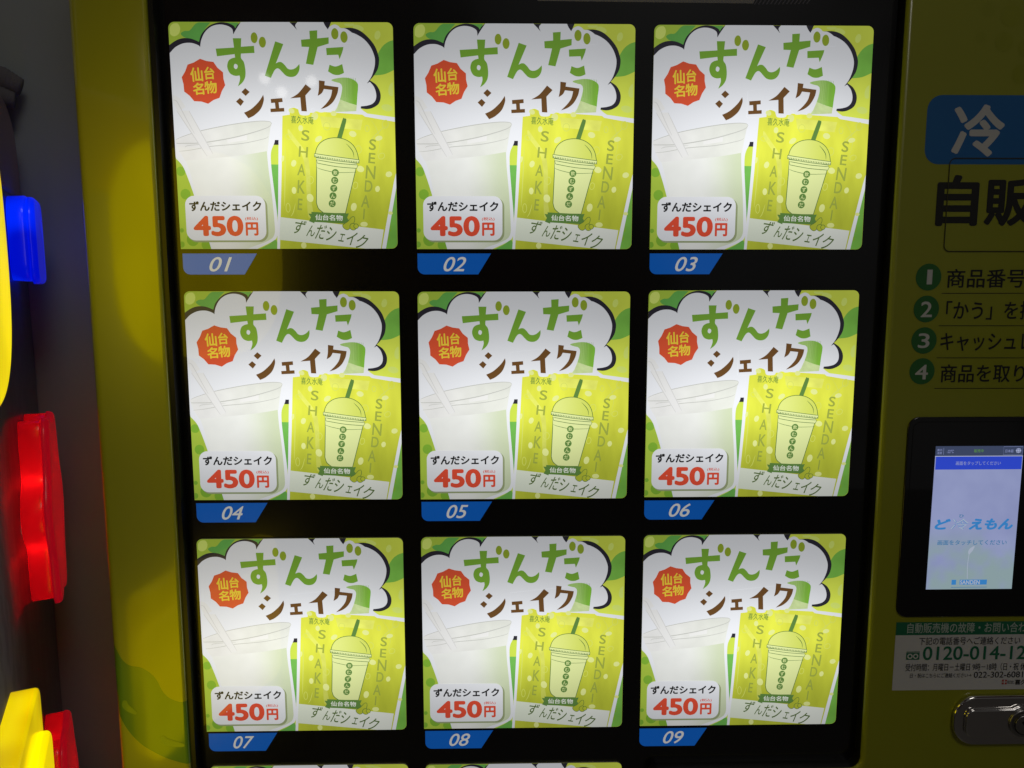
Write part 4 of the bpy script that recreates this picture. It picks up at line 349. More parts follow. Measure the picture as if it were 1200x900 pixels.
class Sheet:
    """flat printed shapes laid one over another, each a hair in front of the last"""
    STEP = .000002
    def __init__(s, y, ox=0., oz=0.): s.v = []; s.f = []; s.mi = []; s.m = []; s.y = y; s.ox = ox; s.oz = oz
    def mat(s, m):
        if m not in s.m: s.m.append(m)
        return s.m.index(m)
    def add(s, verts, faces, m):
        b = len(s.v); i = s.mat(m); s.v += [((x-s.ox)/1000, s.y, (z-s.oz)/1000) for x, z in verts]
        for f in faces:
            p = [verts[k] for k in f]
            ar = sum(p[k-1][0]*p[k][1]-p[k][0]*p[k-1][1] for k in range(len(p)))
            if abs(ar) < 1e-9: continue
            s.f.append(tuple(b+k for k in (f if ar > 0 else f[::-1]))); s.mi.append(i)
        s.y -= s.STEP; return s
    def poly(s, pts, m, holes=(), clipped=False):
        if clipped: pts = clip(pts)
        if len(pts) < 3: return s
        loops = [[Vector((x, z, 0)) for x, z in l] for l in (pts, *holes)]
        flat = [p for l in (pts, *holes) for p in l]
        return s.add(flat, [tuple(t) for t in tessellate_polygon(loops)], m)
    def shape(s, pts, m, holes=(), clipped=False): return s.poly(smooth(pts), m, [smooth(h) for h in holes], clipped)
    def stroke(s, pts, w, m, closed=False, taper=0.):
        n = len(pts); L = []; R = []
        for i in range(n):
            a = pts[i-1] if (i or closed) else pts[i]; b = pts[(i+1) % n] if (i < n-1 or closed) else pts[i]
            dx, dz = b[0]-a[0], b[1]-a[1]; l = math.hypot(dx, dz) or 1
            k = w/2*(1-taper*abs(2*i/(n-1)-1)**2) if n > 1 else w/2
            L.append((pts[i][0]-dz/l*k, pts[i][1]+dx/l*k)); R.append((pts[i][0]+dz/l*k, pts[i][1]-dx/l*k))
        F = [(i, (i+1) % n, n+(i+1) % n, n+i) for i in range(n if closed else n-1)]
        return s.add(L+R, F, m)
    def text(s, t, box, m, bold=0., shear=0., rot=0., fit=True):
        vs, fs = glyphs(t, shear); xs = [v[0] for v in vs]; ys = [v[1] for v in vs]
        x0, x1, y0, y1 = min(xs)-bold, max(xs)+bold, min(ys)-bold, max(ys)+bold
        cx, cz = (box[0]+box[2])/2, (box[1]+box[3])/2
        kx = (box[2]-box[0])/(x1-x0); kz = (box[3]-box[1])/(y1-y0)
        c, q = math.cos(rot), math.sin(rot); keep = s.y
        n = 0 if bold <= 0 else (6 if bold < .02 else 8)
        for ux, uy in [(0, 0)] + [(bold*math.cos(2*math.pi*k/n), bold*math.sin(2*math.pi*k/n)) for k in range(n)]:
            out = []                                       # heavier strokes: the glyph laid down again a stroke's width round
            for x, y in vs:
                a = (x+ux-(x0+x1)/2)*kx; b = (y+uy-(y0+y1)/2)*kz
                out.append((cx+a*c-b*q, cz+a*q+b*c))
            s.add(out, fs, m); s.y = s.y+s.STEP-.0000007
        s.y = min(s.y, keep-s.STEP); return s
    def build(s, name, parent):
        me = bpy.data.meshes.new(name); me.from_pydata(s.v, [], s.f)
        for m in s.m: me.materials.append(m)
        me.polygons.foreach_set('material_index', s.mi); me.update()
        return link(name, me, parent)
def prism(name, outline, y0, y1, m, parent, bevel=0., seg=3, org=(0, 0, 0), holes=(), only=None):
    """outline in the x-z plane (mm), from y0 (front) back to y1"""
    bm = bmesh.new()
    F = [bm.verts.new((x/1000-org[0], y0-org[1], z/1000-org[2])) for x, z in outline]
    B = [bm.verts.new((x/1000-org[0], y1-org[1], z/1000-org[2])) for x, z in outline]
    n = len(F); bm.faces.new(F); bm.faces.new(B[::-1])
    for i in range(n): bm.faces.new((F[i], B[i], B[(i+1) % n], F[(i+1) % n]))
    bmesh.ops.recalc_face_normals(bm, faces=bm.faces)
    if bevel:
        es = [e for e in bm.edges if all(abs(v.co.y-(y0-org[1])) < 1e-7 for v in e.verts)]
        bmesh.ops.bevel(bm, geom=es, offset=bevel, segments=seg, profile=.5, affect='EDGES', clamp_overlap=True)
    me = bpy.data.meshes.new(name); bm.to_mesh(me); bm.free(); me.materials.append(m)
    for p in me.polygons: p.use_smooth = len(p.vertices) == 4 and bevel > 0
    return link(name, me, parent)
def box_mesh(name, x0, x1, y0, y1, z0, z1, m, parent, org=(0, 0, 0)):
    return prism(name, [(x0*1000, z0*1000), (x1*1000, z0*1000), (x1*1000, z1*1000), (x0*1000, z1*1000)], y0, y1, m, parent, org=org)
def thing(name, label, cat, loc, group=None):
    o = bpy.data.objects.new(name, None); COL.objects.link(o); o.location = loc; o.empty_display_size = .05
    o['label'] = label; o['category'] = cat
    if group: o['group'] = group
    return o
def tag(o, label=None, cat=None, kind=None):
    if label: o['label'] = label
    if cat: o['category'] = cat
    if kind: o['kind'] = kind

# ------------------------------------------------------------------ setting
fl = box_mesh('floor', -3, 3, -4.5, 1.2, -.05, 0, M_FLOOR, None); tag(fl, kind='structure')
wl = box_mesh('partition', -1.6, -.3445, .172, .20, 0.001, 2.6, M_WALL, None); tag(wl, 'plain dark brown grey partition filling the gap left of the vending machine', 'partition')

# ------------------------------------------------------------------ vending machine
VO = (MX0, .35, 0.)                                        # its base
vm = thing('vending_machine', 'yellow green frozen drink vending machine with black display window and touchscreen door', 'vending machine', VO)
ZW = 1720                                                  # top of the display window
box_mesh('cabinet', -.338, .686, .030, .78, .0, 1.80, M_YELLOW, vm, VO)
# black window sheet behind the posters, flush with the number tabs
prism('window_panel', [(-284, 760), (285, 760), (291, 760), (291, ZW), (-284, ZW)], .0018, .029, M_WINDOW, vm, org=VO)
# left pillar: rounded profile swept up the whole height
def pillar(name, parent):
    prof = [(-.341, .0298)]
    prof += [(-.341+.0085-.0085*math.cos(a), -.012+.0085-.0085*math.sin(a)) for a in [math.radians(k*90/9) for k in range(10)]]
    prof += [(-.2815-.003+.003*math.sin(a), -.012+.003-.003*math.cos(a)) for a in [math.radians(k*90/6) for k in range(7)]]
    prof += [(-.2815, .0298)]
    zs = [.002, 1.0, 1.3, 1.6, 1.795]; bm = bmesh.new(); rows = []
    for z in zs: rows.append([bm.verts.new((x-VO[0], y-VO[1], z)) for x, y in prof])
    for a, b in zip(rows, rows[1:]):
        for i in range(len(prof)-1): bm.faces.new((a[i], a[i+1], b[i+1], b[i]))
    bm.faces.new(rows[0][::-1]); bm.faces.new(rows[-1])
    bmesh.ops.recalc_face_normals(bm, faces=bm.faces)
    me = bpy.data.meshes.new(name); bm.to_mesh(me); bm.free(); me.materials.append(M_PILLAR)
    for p in me.polygons: p.use_smooth = len(p.vertices) == 4
    return link(name, me, parent)
pl = pillar('pillar', vm)
box_mesh('window_gasket', -.2813, -.2775, -.0085, .0017, .76, 1.72, M_TRIM, vm, VO)
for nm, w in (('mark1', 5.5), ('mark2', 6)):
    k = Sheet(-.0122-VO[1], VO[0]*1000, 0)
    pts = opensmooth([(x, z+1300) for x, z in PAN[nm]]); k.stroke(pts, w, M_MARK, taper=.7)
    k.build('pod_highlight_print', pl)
# the door with the touchscreen: its left edge steps in to frame the window, with a rounded corner
def arc(cx, cz, r, a0, a1, n=8): return [(cx+r*math.cos(math.radians(a0+(a1-a0)*i/n)), cz+r*math.sin(math.radians(a0+(a1-a0)*i/n))) for i in range(n+1)]
out = [(289.3, ZW)] + arc(279.3, 987, 10, 0, -90) + arc(116.5, 967, 10, 90, 180) + [(106.5, 520), (686, 520), (686, ZW)]
door = prism('door', out, -.012, .0298, M_YELLOW, vm, bevel=.0036, seg=4, org=VO)
door.data.materials.append(M_TRIM)                         # door edge behind its lip coloured black, added to stop poster reflections there
for p in door.data.polygons:
    if abs(p.normal.y) < .02: p.material_index = 1
box_mesh('kick_panel', -.2812, .686, -.012, .0298, .004, .5195, M_YELLOW, vm, VO)
box_mesh('header_panel', -.2812, .686, -.010, .0298, ZW/1000+.0005, 1.798, M_YELLOW, vm, VO)
FY = -.012-VO[1]
def sheet(off=.0001): return Sheet(FY-off, VO[0]*1000, -1300)
B = PAN
# faint printed beans and the chilled-goods label
s = sheet()
for (x, z), r in zip([p[:2] for p in B['dots']], (5, 8, 4, 7, 7, 6)): s.poly(ellipse(x, z, r, r*1.05), M_BEANP)
s.build('bean_print', door)
x0, z0, x1, z1 = B['blue']
s = sheet(); s.poly(rrect(x0, z0, x1+40, z1, (11, 0, 0, 11)), M_BLUE)
lb = s.build('cooling_label', door)
s = sheet(.0002); s.text('冷', B['rei'], M_LABELW, .028); s.build('label_lettering', lb)
s = sheet(.0002)
s.text('自', B['ji'], M_TEXT, .028); s.text('販', B['han'], M_TEXT, .028)
s.build('heading_lettering', door)
for n, t in enumerate(('商品番号', '「かう」を押', 'キャッシュレ', '商品を取り')):
    s = sheet(.0002); cx0, cz0, cx1, cz1 = B['c%d' % n]
    s.poly(ellipse((cx0+cx1)/2, (cz0+cz1)/2, 10.2, 10.6), M_BALL); db = B['d%d' % n]; s.text(str(n+1), db if n else (db[0]+.6, db[1], db[2]-.6, db[3]), M_LABELW, .012 if n else 0.)
    s.text(t, B['t%d' % n], M_TEXT, .012)
    s.stroke([p[:2] for p in B['u%d' % n]], .5, M_TEXT)
    o = s.build('instruction_line', door); tag(o, 'instruction line %d with green number disc on the yellow green door' % (n+1))
# outline of the coin mechanism hatch
x0, z0, x1, z1 = B['hatch']
s = sheet(.0005)
l = rrect(x0, z0, x1+30, z1, 4.5); s.stroke(l, .75, M_GROOVE, closed=True)
s.build('hatch_seam', door)
# touchscreen
x0, z0, x1, z1 = B['touch']; x1 = 452
ts = prism('touchscreen', rrect(x0, z0+1300, x1, z1+1300, 9), -.0135, -.0119, M_WINDOW, vm, bevel=.0008, seg=2, org=VO)
s = Sheet(-.0136-VO[1], VO[0]*1000, -1300)
l = rrect(x0+4, z0+4, x1-4, z1-4, 6); s.stroke(l, .5, M_TRIM, closed=True)
q = [p[:2] for p in B['screen_q']]; X0, X1, Z0, Z1 = 333.2, 405.2, -161, -40
s.poly([(X0, Z0), (X1, Z0), (X1, Z1), (X0, Z1)], M_SCREEN)
s.poly([(X0, -48.1), (X1, -48.1), (X1, Z1), (X0, Z1)], M_SCREEN_BAR)
s.poly([(X0, -48.6), (X1, -48.6), (X1, -48.1), (X0, -48.1)], M_SCREEN_LINE)
s.poly([(X0+.7, -59.4), (X1-.5, -59.4), (X1-.5, -48.6), (X0+.7, -48.6)], M_SCREEN_BLUE)
s.text('画面をタップしてください', B['bar_t'], M_SCREEN_TXT, .01)
s.text('庫内', (B['h1'][0], -44.2, B['h1'][2], -42.2), M_SCREEN_TXT); s.text('温度', (B['h1'][0], -46.6, B['h1'][2], -44.6), M_SCREEN_TXT)
s.stroke([(339.8, -47), (339.8, -41.4)], .2, M_SCREEN_TXT)
s.text('-22℃', B['h2'], M_SCREEN_TXT); s.text('販売中', B['h3'], M_SCREEN_GRN, .02); s.text('日本語', B['h4'], M_SCREEN_TXT)
s.stroke([(389, -47.4), (389, -40.6), (404.6, -40.6), (404.6, -47.4)], .2, M_SCREEN_TXT, closed=True)
gx, gz = 401.2, -43.9; s.poly(ellipse(gx, gz, 2.3, 2.3), M_SCREEN_WHITE)
for a in (.9, 2.3): s.stroke(ellipse(gx, gz, a*.9, 2.2), .22, M_SCREEN_BAR, closed=True)
for dz in (-.9, .9): s.stroke([(gx-2.2, gz+dz), (gx+2.2, gz+dz)], .22, M_SCREEN_BAR)
s.shape(B['seed'], M_SCREEN_PALE); s.stroke(opensmooth([(367.2, -131), (366.6, -140), (367.2, -152)]), .5, M_SCREEN_PALE)
s.text('ひ', B['furi'], M_SCREEN_TEAL, .02)
s.text('ど', B['l_do'], M_SCREEN_CYAN, .05, .2); s.text('えもん', B['l_emon'], M_SCREEN_CYAN, .05, .25)
s.text('冷', B['l_rei'], M_SCREEN_CYAN, .02, .12); s.text('冷', B['l_rei'], M_SCREEN_PALE, 0., .12)
s.text('画面をタッチしてください', B['touch_t'], M_SCREEN_TEAL, .015)
s.poly([(361, B['sb'][1]), (B['sb'][2], B['sb'][1]), (B['sb'][2], B['sb'][3]), (361, B['sb'][3])][0:4], M_SCREEN_CYAN)
s.poly([(B['sb'][0], B['sb'][1]), (358, B['sb'][1]), (358, B['sb'][3]), (B['sb'][0], B['sb'][3])], M_SCREEN_CYAN)
s.text('SANDEN', B['sb_t'], M_SCREEN_PALE, .03)
s.stroke([(B['sb_s'][0], -159.3), (B['sb_s'][2], -159.3)], .45, M_SCREEN_TEAL)
s.build('lit_screen', ts)
# phone number sticker
x0, z0, x1, z1 = B['st']
s = sheet(.0002)
s.poly([(x0, z0-.6), (x1, z0-.6), (x1, -190), (x0, -190)], M_STICKER)
s.poly([(x0, -201.5), (x1, -201.5), (x1, -190), (x0, -190)], M_STGREEN)
sk = s.build('notice_sticker', door)
s = sheet(.0004)
s.text('自動販売機の故障・お問い合わ', B['st_t1'], M_PALE, .008)
s.text('下記の電話番号へご連絡ください', B['st_t2'], M_TEXT, .004)
s.text('0120-014-123', (B['st_num'][0], B['st_num'][1], B['st_num'][0]+95.5, B['st_num'][3]), M_STGREEN, .012)
a, b, c, d = B['st_ic']; s.poly([(a, b), (c, b), (c, d-1), (a, d-1)], M_STGREEN); s.stroke([(a, d-.2), (c, d-.2)], .7, M_STGREEN)
for cx in (a+3.2, c-3.2): s.poly(ellipse(cx, (b+d)/2-.5, 2.3, 2.3), M_STICKER); s.poly(ellipse(cx, (b+d)/2-.5, 1.2, 1.2), M_STGREEN)
s.text('受付時間：月曜日－土曜日 9時－18時（日・祝 休み', (B['st_t3'][0], B['st_t3'][1], B['st_t3'][2]+4, B['st_t3'][3]), M_TEXT, .004)
s.text('日・祝はこちらにご連絡ください→', (325.6, -239.4, 378, -235.3), M_TEXT, .004)
s.text('022-302-6081', (380, -239.8, 422, -234.4), M_TEXT, .004)
a, b, c, d = B['st_red']; s.poly([(a, b), (c, b), (c, d), (a, d)], M_STRED); s.stroke([(a, (b+d)/2), (c, (b+d)/2)], .8, M_STICKER); s.stroke([((a+c)/2, b), ((a+c)/2, d)], .8, M_STICKER)
s.text('株式会社', (409.2, -245.6, 414.6, -242.4), M_TEXT); s.text('喜久', (415.6, -246.4, 425.8, -241.7), M_TEXT, .02)
s.build('sticker_lettering', sk)
# door lock
x0, z0, x1, z1 = B['lock']; cx, cz = 420.3, -276.7; X1 = 2*cx-x0-4
lk = prism('door_lock', rrect(x0, z0+1300, X1, z1+1300, 19, 12), -.0165, -.0119, M_CHROME, vm, bevel=.0018, seg=5, org=VO)
pr = [(x, z+1300) for x, z in rrect(372.2, -289.8, 412, -264.9, (7, 0, 0, 7), 8)]
pr = [p for p in pr[::1] if p[0] < 409 and p[1] > cz+1300] + [p for p in pr if p[0] < 409 and p[1] < cz+1300] + [(cx+14.6*math.cos(math.radians(a)), cz+1300+14.6*math.sin(math.radians(a))) for a in range(-125, 126, 10)]
prism('latch_handle', pr, -.0195, -.0164, M_CHROME, lk, bevel=.0012, seg=4, org=VO)
prism('lock_ring', ellipse(cx, cz+1300, 12.2, 12.2, 40), -.0212, -.0194, M_STEEL, lk, bevel=.0009, seg=3, org=VO)
prism('lock_cylinder', ellipse(cx, cz+1300, 8.2, 8.2, 36), -.0226, -.0211, M_STEEL, lk, bevel=.0007, seg=3, org=VO)
s = Sheet(-.0227-VO[1], VO[0]*1000, -1300)
s.stroke(ellipse(cx, cz, 8.9, 8.9, 36), .7, M_SLOT, closed=True)
d = math.radians(-52); s.stroke([(cx-3.6*math.cos(d), cz-3.6*math.sin(d)), (cx+2.8*math.cos(d), cz+2.8*math.sin(d))], 2.3, M_SLOT)
s.build('keyhole', lk)
# thin grey strip along the top of the window with a ribbed end
s = Sheet(.0017-VO[1], VO[0]*1000, -1300)
s.poly([(10, 305.2), (176, 304.2), (180, 312), (10, 312)], M_FLOOR)
for i in range(14):
    x = 177+i*3.1; s.stroke([(x, 303.4+i*.04), (x+2.6, 307.5)], .9, M_CABEDGE)
s.build('ribbed_strip', vm)

# blue number tabs under the posters
GX, GZ = 185.05, 202.7
def tab(col, row, num):
    ox, oz = (col-1)*GX, (1-row)*GZ
    s = Sheet(.0016-VO[1], VO[0]*1000, -1300)
    pts = [(-84.6+ox, -88.1+oz), (-26.2+ox, -88.1+oz), (-36.5+ox, -104.5+oz)] + [(x+ox, z+oz) for x, z in rrect(-84.6, -104.5, -60, -90, (5.5, 0, 0, 0))[:7][::-1]]
    s.poly(pts, M_TAB)
    s.text(num, (-64+ox, -102.2+oz, -46+ox, -90.8+oz), M_DIGIT, .008, .32)
    o = s.build('number_tab', vm); tag(o, 'blue number tab reading %s in slanted grey digits' % num); return o
for r in range(3):
    for c in range(3): tab(c, r, '%02d' % (r*3+c+1))

# ------------------------------------------------------------------ posters
GROUP = 'backlit milkshake posters in the display window'
def make_poster():
    A = ART; y = 0.
    root = thing('poster', 'poster', 'poster', (0, 0, 0), GROUP)
    edge = rrect(-85, -85, 85, 85, (0, 4.6, 4.6, 4.6))
    prism('backing_card', [(x*.9995, z*.9995) for x, z in edge], 0., .0017, M_EDGE, root)  # plain backing card; the glow is in the emission of the prints
    def sh(prev): return Sheet((prev.y if prev else -.00005) - .000002)
    s = sh(None)
    s.poly(edge, K['lime'])
    for l in A['bg_light']: s.poly(clip(smooth(l), 84.), K['lime2'])
    s.shape(A['leaf_tl'], K['leaf'], clipped=True); s.shape(A['leaf_r'], K['leaf'], clipped=True)
    s.shape(A['tri_top'], K['leaf'], clipped=True)
    s.poly(clip(clip(smooth(A['leaf_br'])), 84.9), K['leaf']); s.shape(A['leaf_mid'], K['leaf'])
    for l in A['bg_dots']: s.poly(clip(smooth(l), 84.8), K['dot'])
    for l in A['br_dots']: s.poly(clip(smooth(l), 80), K['dot'])
    s.build('background_print', root); p = s
    s = sh(p); s.shape(A['cloud_dark'], K['navy'], clipped=True); s.shape(A['cloud_white'], K['paper'], clipped=True)
    s.build('cloud_print', root); p = s
    s = sh(p); s.shape(A['cup_border'], K['paper'], clipped=True)
    s.shape(A['leaf_bl'], K['leaf'], clipped=True)
    s.shape(A['cup_body'], K['body'], clipped=True)
    s.build('shake_cup_picture', root); cup = s; cupo = root.children[-1] if root.children else None
    s = sh(s); s.shape(A['cup_lid'], K['lid'], clipped=True)
    s.poly([q[:2] for q in A['lid_band']], K['lidhi'])
    for n, w in (('lid_l1', .75), ('lid_l2', .6), ('lid_l3', .55), ('lid_l4', .4)): s.stroke(clip_open(opensmooth(A[n])), w, K['lidline'], taper=.6)
    s.build('lid_picture', root); p = s
    s = sh(p); s.poly(clip([q[:2] for q in A['straw']]), K['straw']); s.poly(clip([q[:2] for q in A['straw_up']]), K['straw'])
    for n in ('straw_e1', 'straw_e2', 'straw_e3'): s.stroke(clip_open(opensmooth([q[:2] for q in A[n]])), .7, K['strawe'], taper=.5)
    s.build('straw_picture', root); p = s
    # pouch with its screw cap
    s = sh(p); s.shape(A['pouch_border'], K['paper'], clipped=True); s.shape(A['cap_border'], K['paper'])
    s.shape(A['neck'], K['neck']); s.shape(A['pouch'], K['pouch'], clipped=True); s.shape(A['neck2'], K['streak'])
    for l, w in (([(-.3, -6), (-1.2, -28), (-2.6, -52)], .8), ([(78, 9), (70, 2), (64, -4)], .7), ([(66, 14), (71, 6), (73, -4), (70, -16)], .4), ([(6, -50), (4, -57), (2, -60)], .6)):
        s.stroke(opensmooth(l), w, K['ring'], taper=.8)
    s.shape(A['streak'], K['streak']); s.shape(A['band'], K['band'], clipped=True)
    for l in A['pouch_beans']: s.poly(clip(smooth(l, 3), 84.7), K['bean'])
    for l in A['pouch_rings']: s.stroke(smooth(l, 3), .5, K['ring'], closed=True)
    s.build('pouch_picture', root); p = s
    s = sh(p); s.shape(A['cap'], K['cap'])
    for i in range(8): s.stroke([(46.2+i*1.35, 44.6-.12*(i-3)**2*.25), (45.6+i*1.3, 30.5-.35*i)], .45, K['capline'], taper=.5)
    s.build('cap_picture', root); p = s
    s = sh(p); s.shape(A['strawd'], K['banner'])
    s.shape(A['cupd'], K['cupd']); s.stroke(smooth(A['cupd']), .55, K['dark'], closed=True)
    s.shape(A['dome'], K['dome']); s.stroke(opensmooth(A['dome']), .5, K['dark']); s.stroke(opensmooth(A['dome_in']), .55, K['dark'], taper=.8)
    for n in ('rim2', 'rim'): s.shape(A[n], K['cupd']); s.stroke(smooth(A[n], 5), .45, K['dark'], closed=True)
    (ax, az), (bx_, bz) = A['rim'][0][:2], A['rim'][2][:2]
    for i in range(26):
        t = (i+.5)/26; x = ax+(bx_-ax)*t; z = az+(bz-az)*t-2.0; s.poly(ellipse(x, z+.6*(abs(t-.5)-.25), .33, .6, 6), K['dark'])
    s.stroke(opensmooth(A['rim_l']), .4, K['dark'], taper=.5)
    for (x, z), ch in zip(A['circ'], '飲むずんだ'):
        s.poly(ellipse(x, z, 2.75, 2.75, 20), K['banner']); s.text(ch, (x-1.6, z-1.6, x+1.6, z+1.6), K['cupd'], .01)
    s.shape(A['banner_l'], K['banner']); s.shape(A['banner'], K['banner']); s.text('仙台名物', BOX['ban'], K['band'], .02, rot=-.03)
    for n in ('eda1', 'eda2', 'eda3'): s.shape(A[n], K['pouch']); s.stroke(smooth(A[n], 4), .4, K['dark'], closed=True)
    s.build('cup_drawing', root); p = s
    s = sh(p)
    s.text('喜久水庵', BOX['maker'], K['banner'], .005, rot=-.05)
    for n, ch in (('S1', 'S'), ('H', 'H'), ('A1', 'A'), ('K', 'K'), ('E1', 'E'), ('S2', 'S'), ('E2', 'E'), ('N', 'N'), ('D', 'D'), ('A2', 'A'), ('I', 'I')):
        b = BOX['L'+n]; i = .5 if ch != 'I' else 1.0
        s.text(ch, (b[0]+i, b[1]+.5, b[2]-i, b[3]-.5), K['letter'], .014, rot=-.10)
    hb = BOX['hand']; w = (hb[2]-hb[0])/7
    for i, ch in enumerate('ずんだシェイク'):
        x = hb[0]+w*(i+.5); z = -68.9-1.75*i+(.6, -.5, .3, .7, -.6, .4, -.3)[i]; g = (1.06, .82, 1.08, 1.02, .60, 1.0, 1.08)[i]
        s.text(ch, (x-4.1*g, z-5.2*g, x+4.1*g, z+5.2*g), K['hand'], .007, .30, rot=(-.2, -.04, -.1, -.02, -.16, -.12, -.2)[i])
    s.build('pouch_lettering', root); p = s
    s = sh(p); s.shape(A['halo'], K['paper']); s.shape(A['halo_shake'], K['paper'])
    s.shape(A['zu'], K['green'], [A['zu_hole']]); s.shape(A['n'], K['green'])
    for n in ('da1', 'da2', 'da3'): s.shape(A[n], K['green'])
    for n in ('bean1', 'bean2', 'bean3', 'bean4'): s.shape(A[n], K['olive'])
    for n in ('shi1', 'shi2', 'shi3', 'e', 'i', 'ku'): s.shape(A[n], K['brown'])
    s.build('title_lettering', root); p = s
    s = sh(p); s.shape(A['badge'], K['red']); bd = s.build('badge', root)
    s = sh(s)
    for n, ch in zip(('b1', 'b2', 'b3', 'b4'), '仙台名物'): s.text(ch, BOX[n], K['gold'], .026, rot=.06)
    s.build('badge_lettering', bd); p = s
    s = sh(p); a, b, c, d = BOXT['tag_sh']; s.poly(rrect(a, b, c, d, 7), K['tagshade']); a, b, c, d = BOXT['tag']; s.poly(rrect(a, b, c, d, 7), K['paper'])
    tg = s.build('price_tag', root)
    s = sh(s); s.text('ずんだシェイク', BOX['tag_title'], K['black'], .036); s.text('450', BOX['tag_450'], K['price'], .038); s.text('円', BOX['tag_yen'], K['price'], .04); s.text('(税込)', BOX['tag_tax'], K['price'], .015)
    s.build('price_lettering', tg)
    return root
def clip_open(pts, h=84.7): return [p for p in pts if abs(p[0]) < h and abs(p[1]) < h]
BOXT = {n: (ART[n][0][0], ART[n][1][1], ART[n][1][0], ART[n][0][1]) for n in ('tag', 'tag_sh')}
def copy_tree(o, parent=None):
    c = o.copy(); COL.objects.link(c)
    if parent: c.parent = parent
    for ch in [k for k in bpy.data.objects if k.parent == o]: copy_tree(ch, c)
    return c
POS = {1: (-185.2, 203.2, -.15), 2: (.3, 203.0, 0), 3: (184.9, 202.7, .0), 4: (-184.8, -.1, .1), 5: (.1, -.5, 0), 6: (185., .3, 0),
       7: (-185.4, -203.1, 0), 8: (-.3, -202.8, 0), 9: (185.3, -202.4, 0), 10: (-184.6, -405.0, 0), 11: (.2, -405.9, 0)}
proto = make_poster()
roots = {1: proto}
for n in range(2, 12): roots[n] = copy_tree(proto)
for n, r in roots.items():
    x, z, a = POS[n]; r.location = (x/1000, 0, MZ0+z/1000); r.rotation_euler = (0, math.radians(a), 0)
    r['label'] = ('glowing green milkshake poster directly above the blue tab numbered %02d' % n) if n < 10 else \
        ('poster cut off by the bottom edge, directly below the blue tab numbered %02d' % (n-3))

# ------------------------------------------------------------------ crane game beside the vending machine
CO = Vector((-.44299, .06514, 0)); CU = Vector((.42, -.9075, 0)); CN = Vector((.9075, .42, 0))
cg = thing('crane_game', 'dark arcade crane game cabinet with glowing flower shaped lamps at left edge', 'arcade machine', CO)
def cpt(s, h, z): return CU*(s/1000)+CN*(h/1000)+Vector((0, 0, z/1000))
def side_prism(name, outline, h0, h1, m, parent, bevel=0., seg=4, scale_back=1., cen=None):
    """outline in the side panel's own plane (s towards the viewer, z up), from h0 out to h1"""
    bm = bmesh.new(); n = len(outline)
    sc = lambda p, k: p if k == 1 else (cen[0]+(p[0]-cen[0])*k, cen[1]+(p[1]-cen[1])*k)
    A = [bm.verts.new(cpt(*(lambda q: (q[0], h0, q[1]))(sc(p, scale_back)))) for p in outline]
    T = [bm.verts.new(cpt(p[0], h1, p[1])) for p in outline]
    top = bm.faces.new(T); bm.faces.new(A[::-1])
    for i in range(n): bm.faces.new((A[i], A[(i+1) % n], T[(i+1) % n], T[i]))
    bmesh.ops.recalc_face_normals(bm, faces=bm.faces)
    if bevel: bmesh.ops.bevel(bm, geom=list(top.edges), offset=bevel/1000, segments=seg, profile=.5, affect='EDGES', clamp_overlap=True)
    me = bpy.data.meshes.new(name); bm.to_mesh(me); bm.free(); me.materials.append(m)
    for p in me.polygons: p.use_smooth = len(p.vertices) == 4
    return link(name, me, parent)
side_prism('cabinet_body', [(-104, 2), (430, 2), (430, 1470), (-104, 1470)], -560, 0, M_CAB, cg)
side_prism('cabinet_trim', [(-103.9, 1470.5), (430, 1470.5), (430, 1556)] + [(q[0], q[1]) for q in smooth([(-30, 1556, 0), (-56, 1553), (-86, 1541), (-101, 1520), (-103.9, 1495, 0)], 4)[:-1]] , -560, 0, M_MAROON, cg, bevel=5)
def flower(cs, cz, R, lobes=6, depth=.16, ph=0., n=120, sq=.62):
    return [(cs+sq*R*(1-depth*.5+depth*.5*math.cos(lobes*(2*math.pi*k/n)+ph))*math.cos(2*math.pi*k/n), cz+R*(1-depth*.5+depth*.5*math.cos(lobes*(2*math.pi*k/n)+ph))*math.sin(2*math.pi*k/n)) for k in range(n)]
def flower_lamp(label, cs, cz, R, h, m, mf, lobes=6, depth=.16, ph=0., sq=.62, bulbs=0):
    o = side_prism('lamp_cover', flower(cs, cz, R, lobes, depth, ph, sq=sq), 0.3, h*.74, m, cg, bevel=1.5, scale_back=1., cen=(cs, cz)); tag(o, label)
    side_prism('lamp_lens', flower(cs, cz-2, R*1.03, lobes, depth*.55, ph, sq=sq), h*.745, h, mf, o, bevel=4)
    for k in range(bulbs):
        a = 2*math.pi*(k+.5)/bulbs; l = bpy.data.lights.new('bulb', 'POINT'); l.energy = .011; l.shadow_soft_size = .003; l.color = (1, .35, .25)
        b = bpy.data.objects.new('bulb', l); COL.objects.link(b); b.parent = cg
        b.location = cpt(cs+sq*R*.5*math.cos(a), h*.36, cz+R*.5*math.sin(a))
    return o
flower_lamp('red glowing flower lamp at mid height', 20, 1197, 89, 23, M_SHELL, M_SHELLF, 6, .30, 0., .58, 6)
flower_lamp('yellow glowing flower lamp above the red flower', 278, 1422, 110, 20, M_LYEL, M_LYELF, 4, .14, math.pi, .98)
o = side_prism('lamp_cover', rrect(172, 940, 356, 1104, (20, 20, 16, 12), 8), .3, 17, M_LYEL, cg, bevel=2.5, seg=5); tag(o, 'large yellow glowing block lamp at the bottom left corner')
side_prism('lamp_lens', rrect(178, 935, 350, 1074, (20, 20, 22, 14), 8), 17.1, 23, M_LYELF, o, bevel=3.5, seg=5)
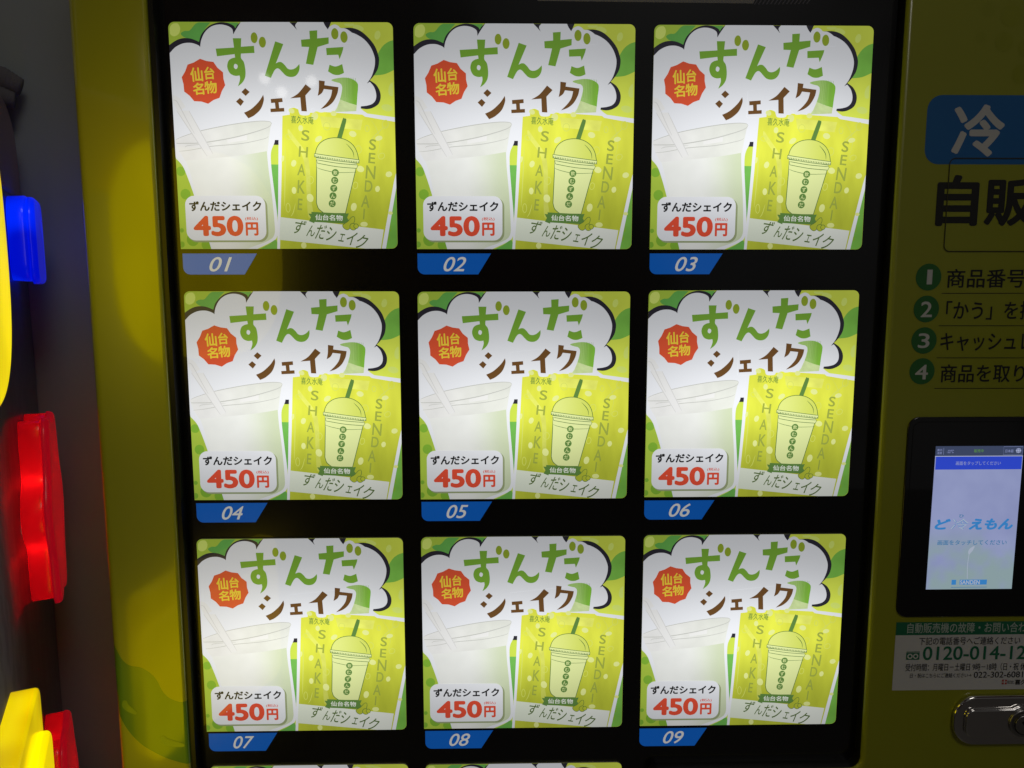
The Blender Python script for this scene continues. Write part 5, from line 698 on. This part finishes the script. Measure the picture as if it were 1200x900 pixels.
flower_lamp('red glowing lamp behind the bottom yellow lamp', 40, 920, 88, 20, M_SHELL, M_SHELLF, 6, .2, .5, .62, 6)
o = side_prism('lamp_cover', rrect(-52, 1393, 12, 1468, (9, 16, 20, 14)), .3, 15, M_LBLUE, cg, bevel=3, scale_back=.97, cen=(-20, 1430)); tag(o, 'blue glowing block lamp')
side_prism('lamp_lens', rrect(-53, 1391, 10, 1467, (9, 16, 20, 14)), 15.1, 21, M_LBLUE, o, bevel=4)

# knitted rolls resting on top of the cabinet
def roll(name, pts, rads, parent, ribs):
    bm = bmesh.new(); rows = []; N = 28
    P = [Vector(p) for p in pts]; M = 40
    for i in range(M+1):
        t = i/M*(len(P)-1); a = min(int(t), len(P)-2); f = t-a; c = P[a].lerp(P[a+1], f); r = rads[a]*(1-f)+rads[a+1]*f
        d = (P[a+1]-P[a]).normalized(); u = d.cross(Vector((0, 0, 1))).normalized(); w = u.cross(d)
        r *= 1+.035*math.sin(i*math.pi*ribs/M*2)
        rows.append([bm.verts.new(c+(u*math.cos(2*math.pi*k/N)*.9+w*math.sin(2*math.pi*k/N))*r*(1+.02*math.sin(k*7))) for k in range(N)])
    for a, b in zip(rows, rows[1:]):
        for k in range(N): bm.faces.new((a[k], a[(k+1) % N], b[(k+1) % N], b[k]))
    bm.faces.new(rows[0][::-1]); bm.faces.new(rows[-1]); bmesh.ops.recalc_face_normals(bm, faces=bm.faces)
    me = bpy.data.meshes.new(name); bm.to_mesh(me); bm.free(); me.materials.append(M_CLOTH)
    for p in me.polygons: p.use_smooth = True
    return link(name, me, parent)
RO = Vector((-.56, .10, 1.556))
kr = thing('knitted_cloth', 'dark grey knitted cloth rolled up on top of the crane game', 'cloth', RO)
roll('upper_roll', [(-.06, .01, .034), (.02, .03, .033), (.07, .050, .027), (.084, .056, .022)], [.013, .013, .0125, .008], kr, 14)
roll('lower_roll', [(-.06, .0, .013), (.02, .022, .013), (.066, .044, .011), (.080, .051, .009)], [.0125, .0125, .0115, .007], kr, 14)
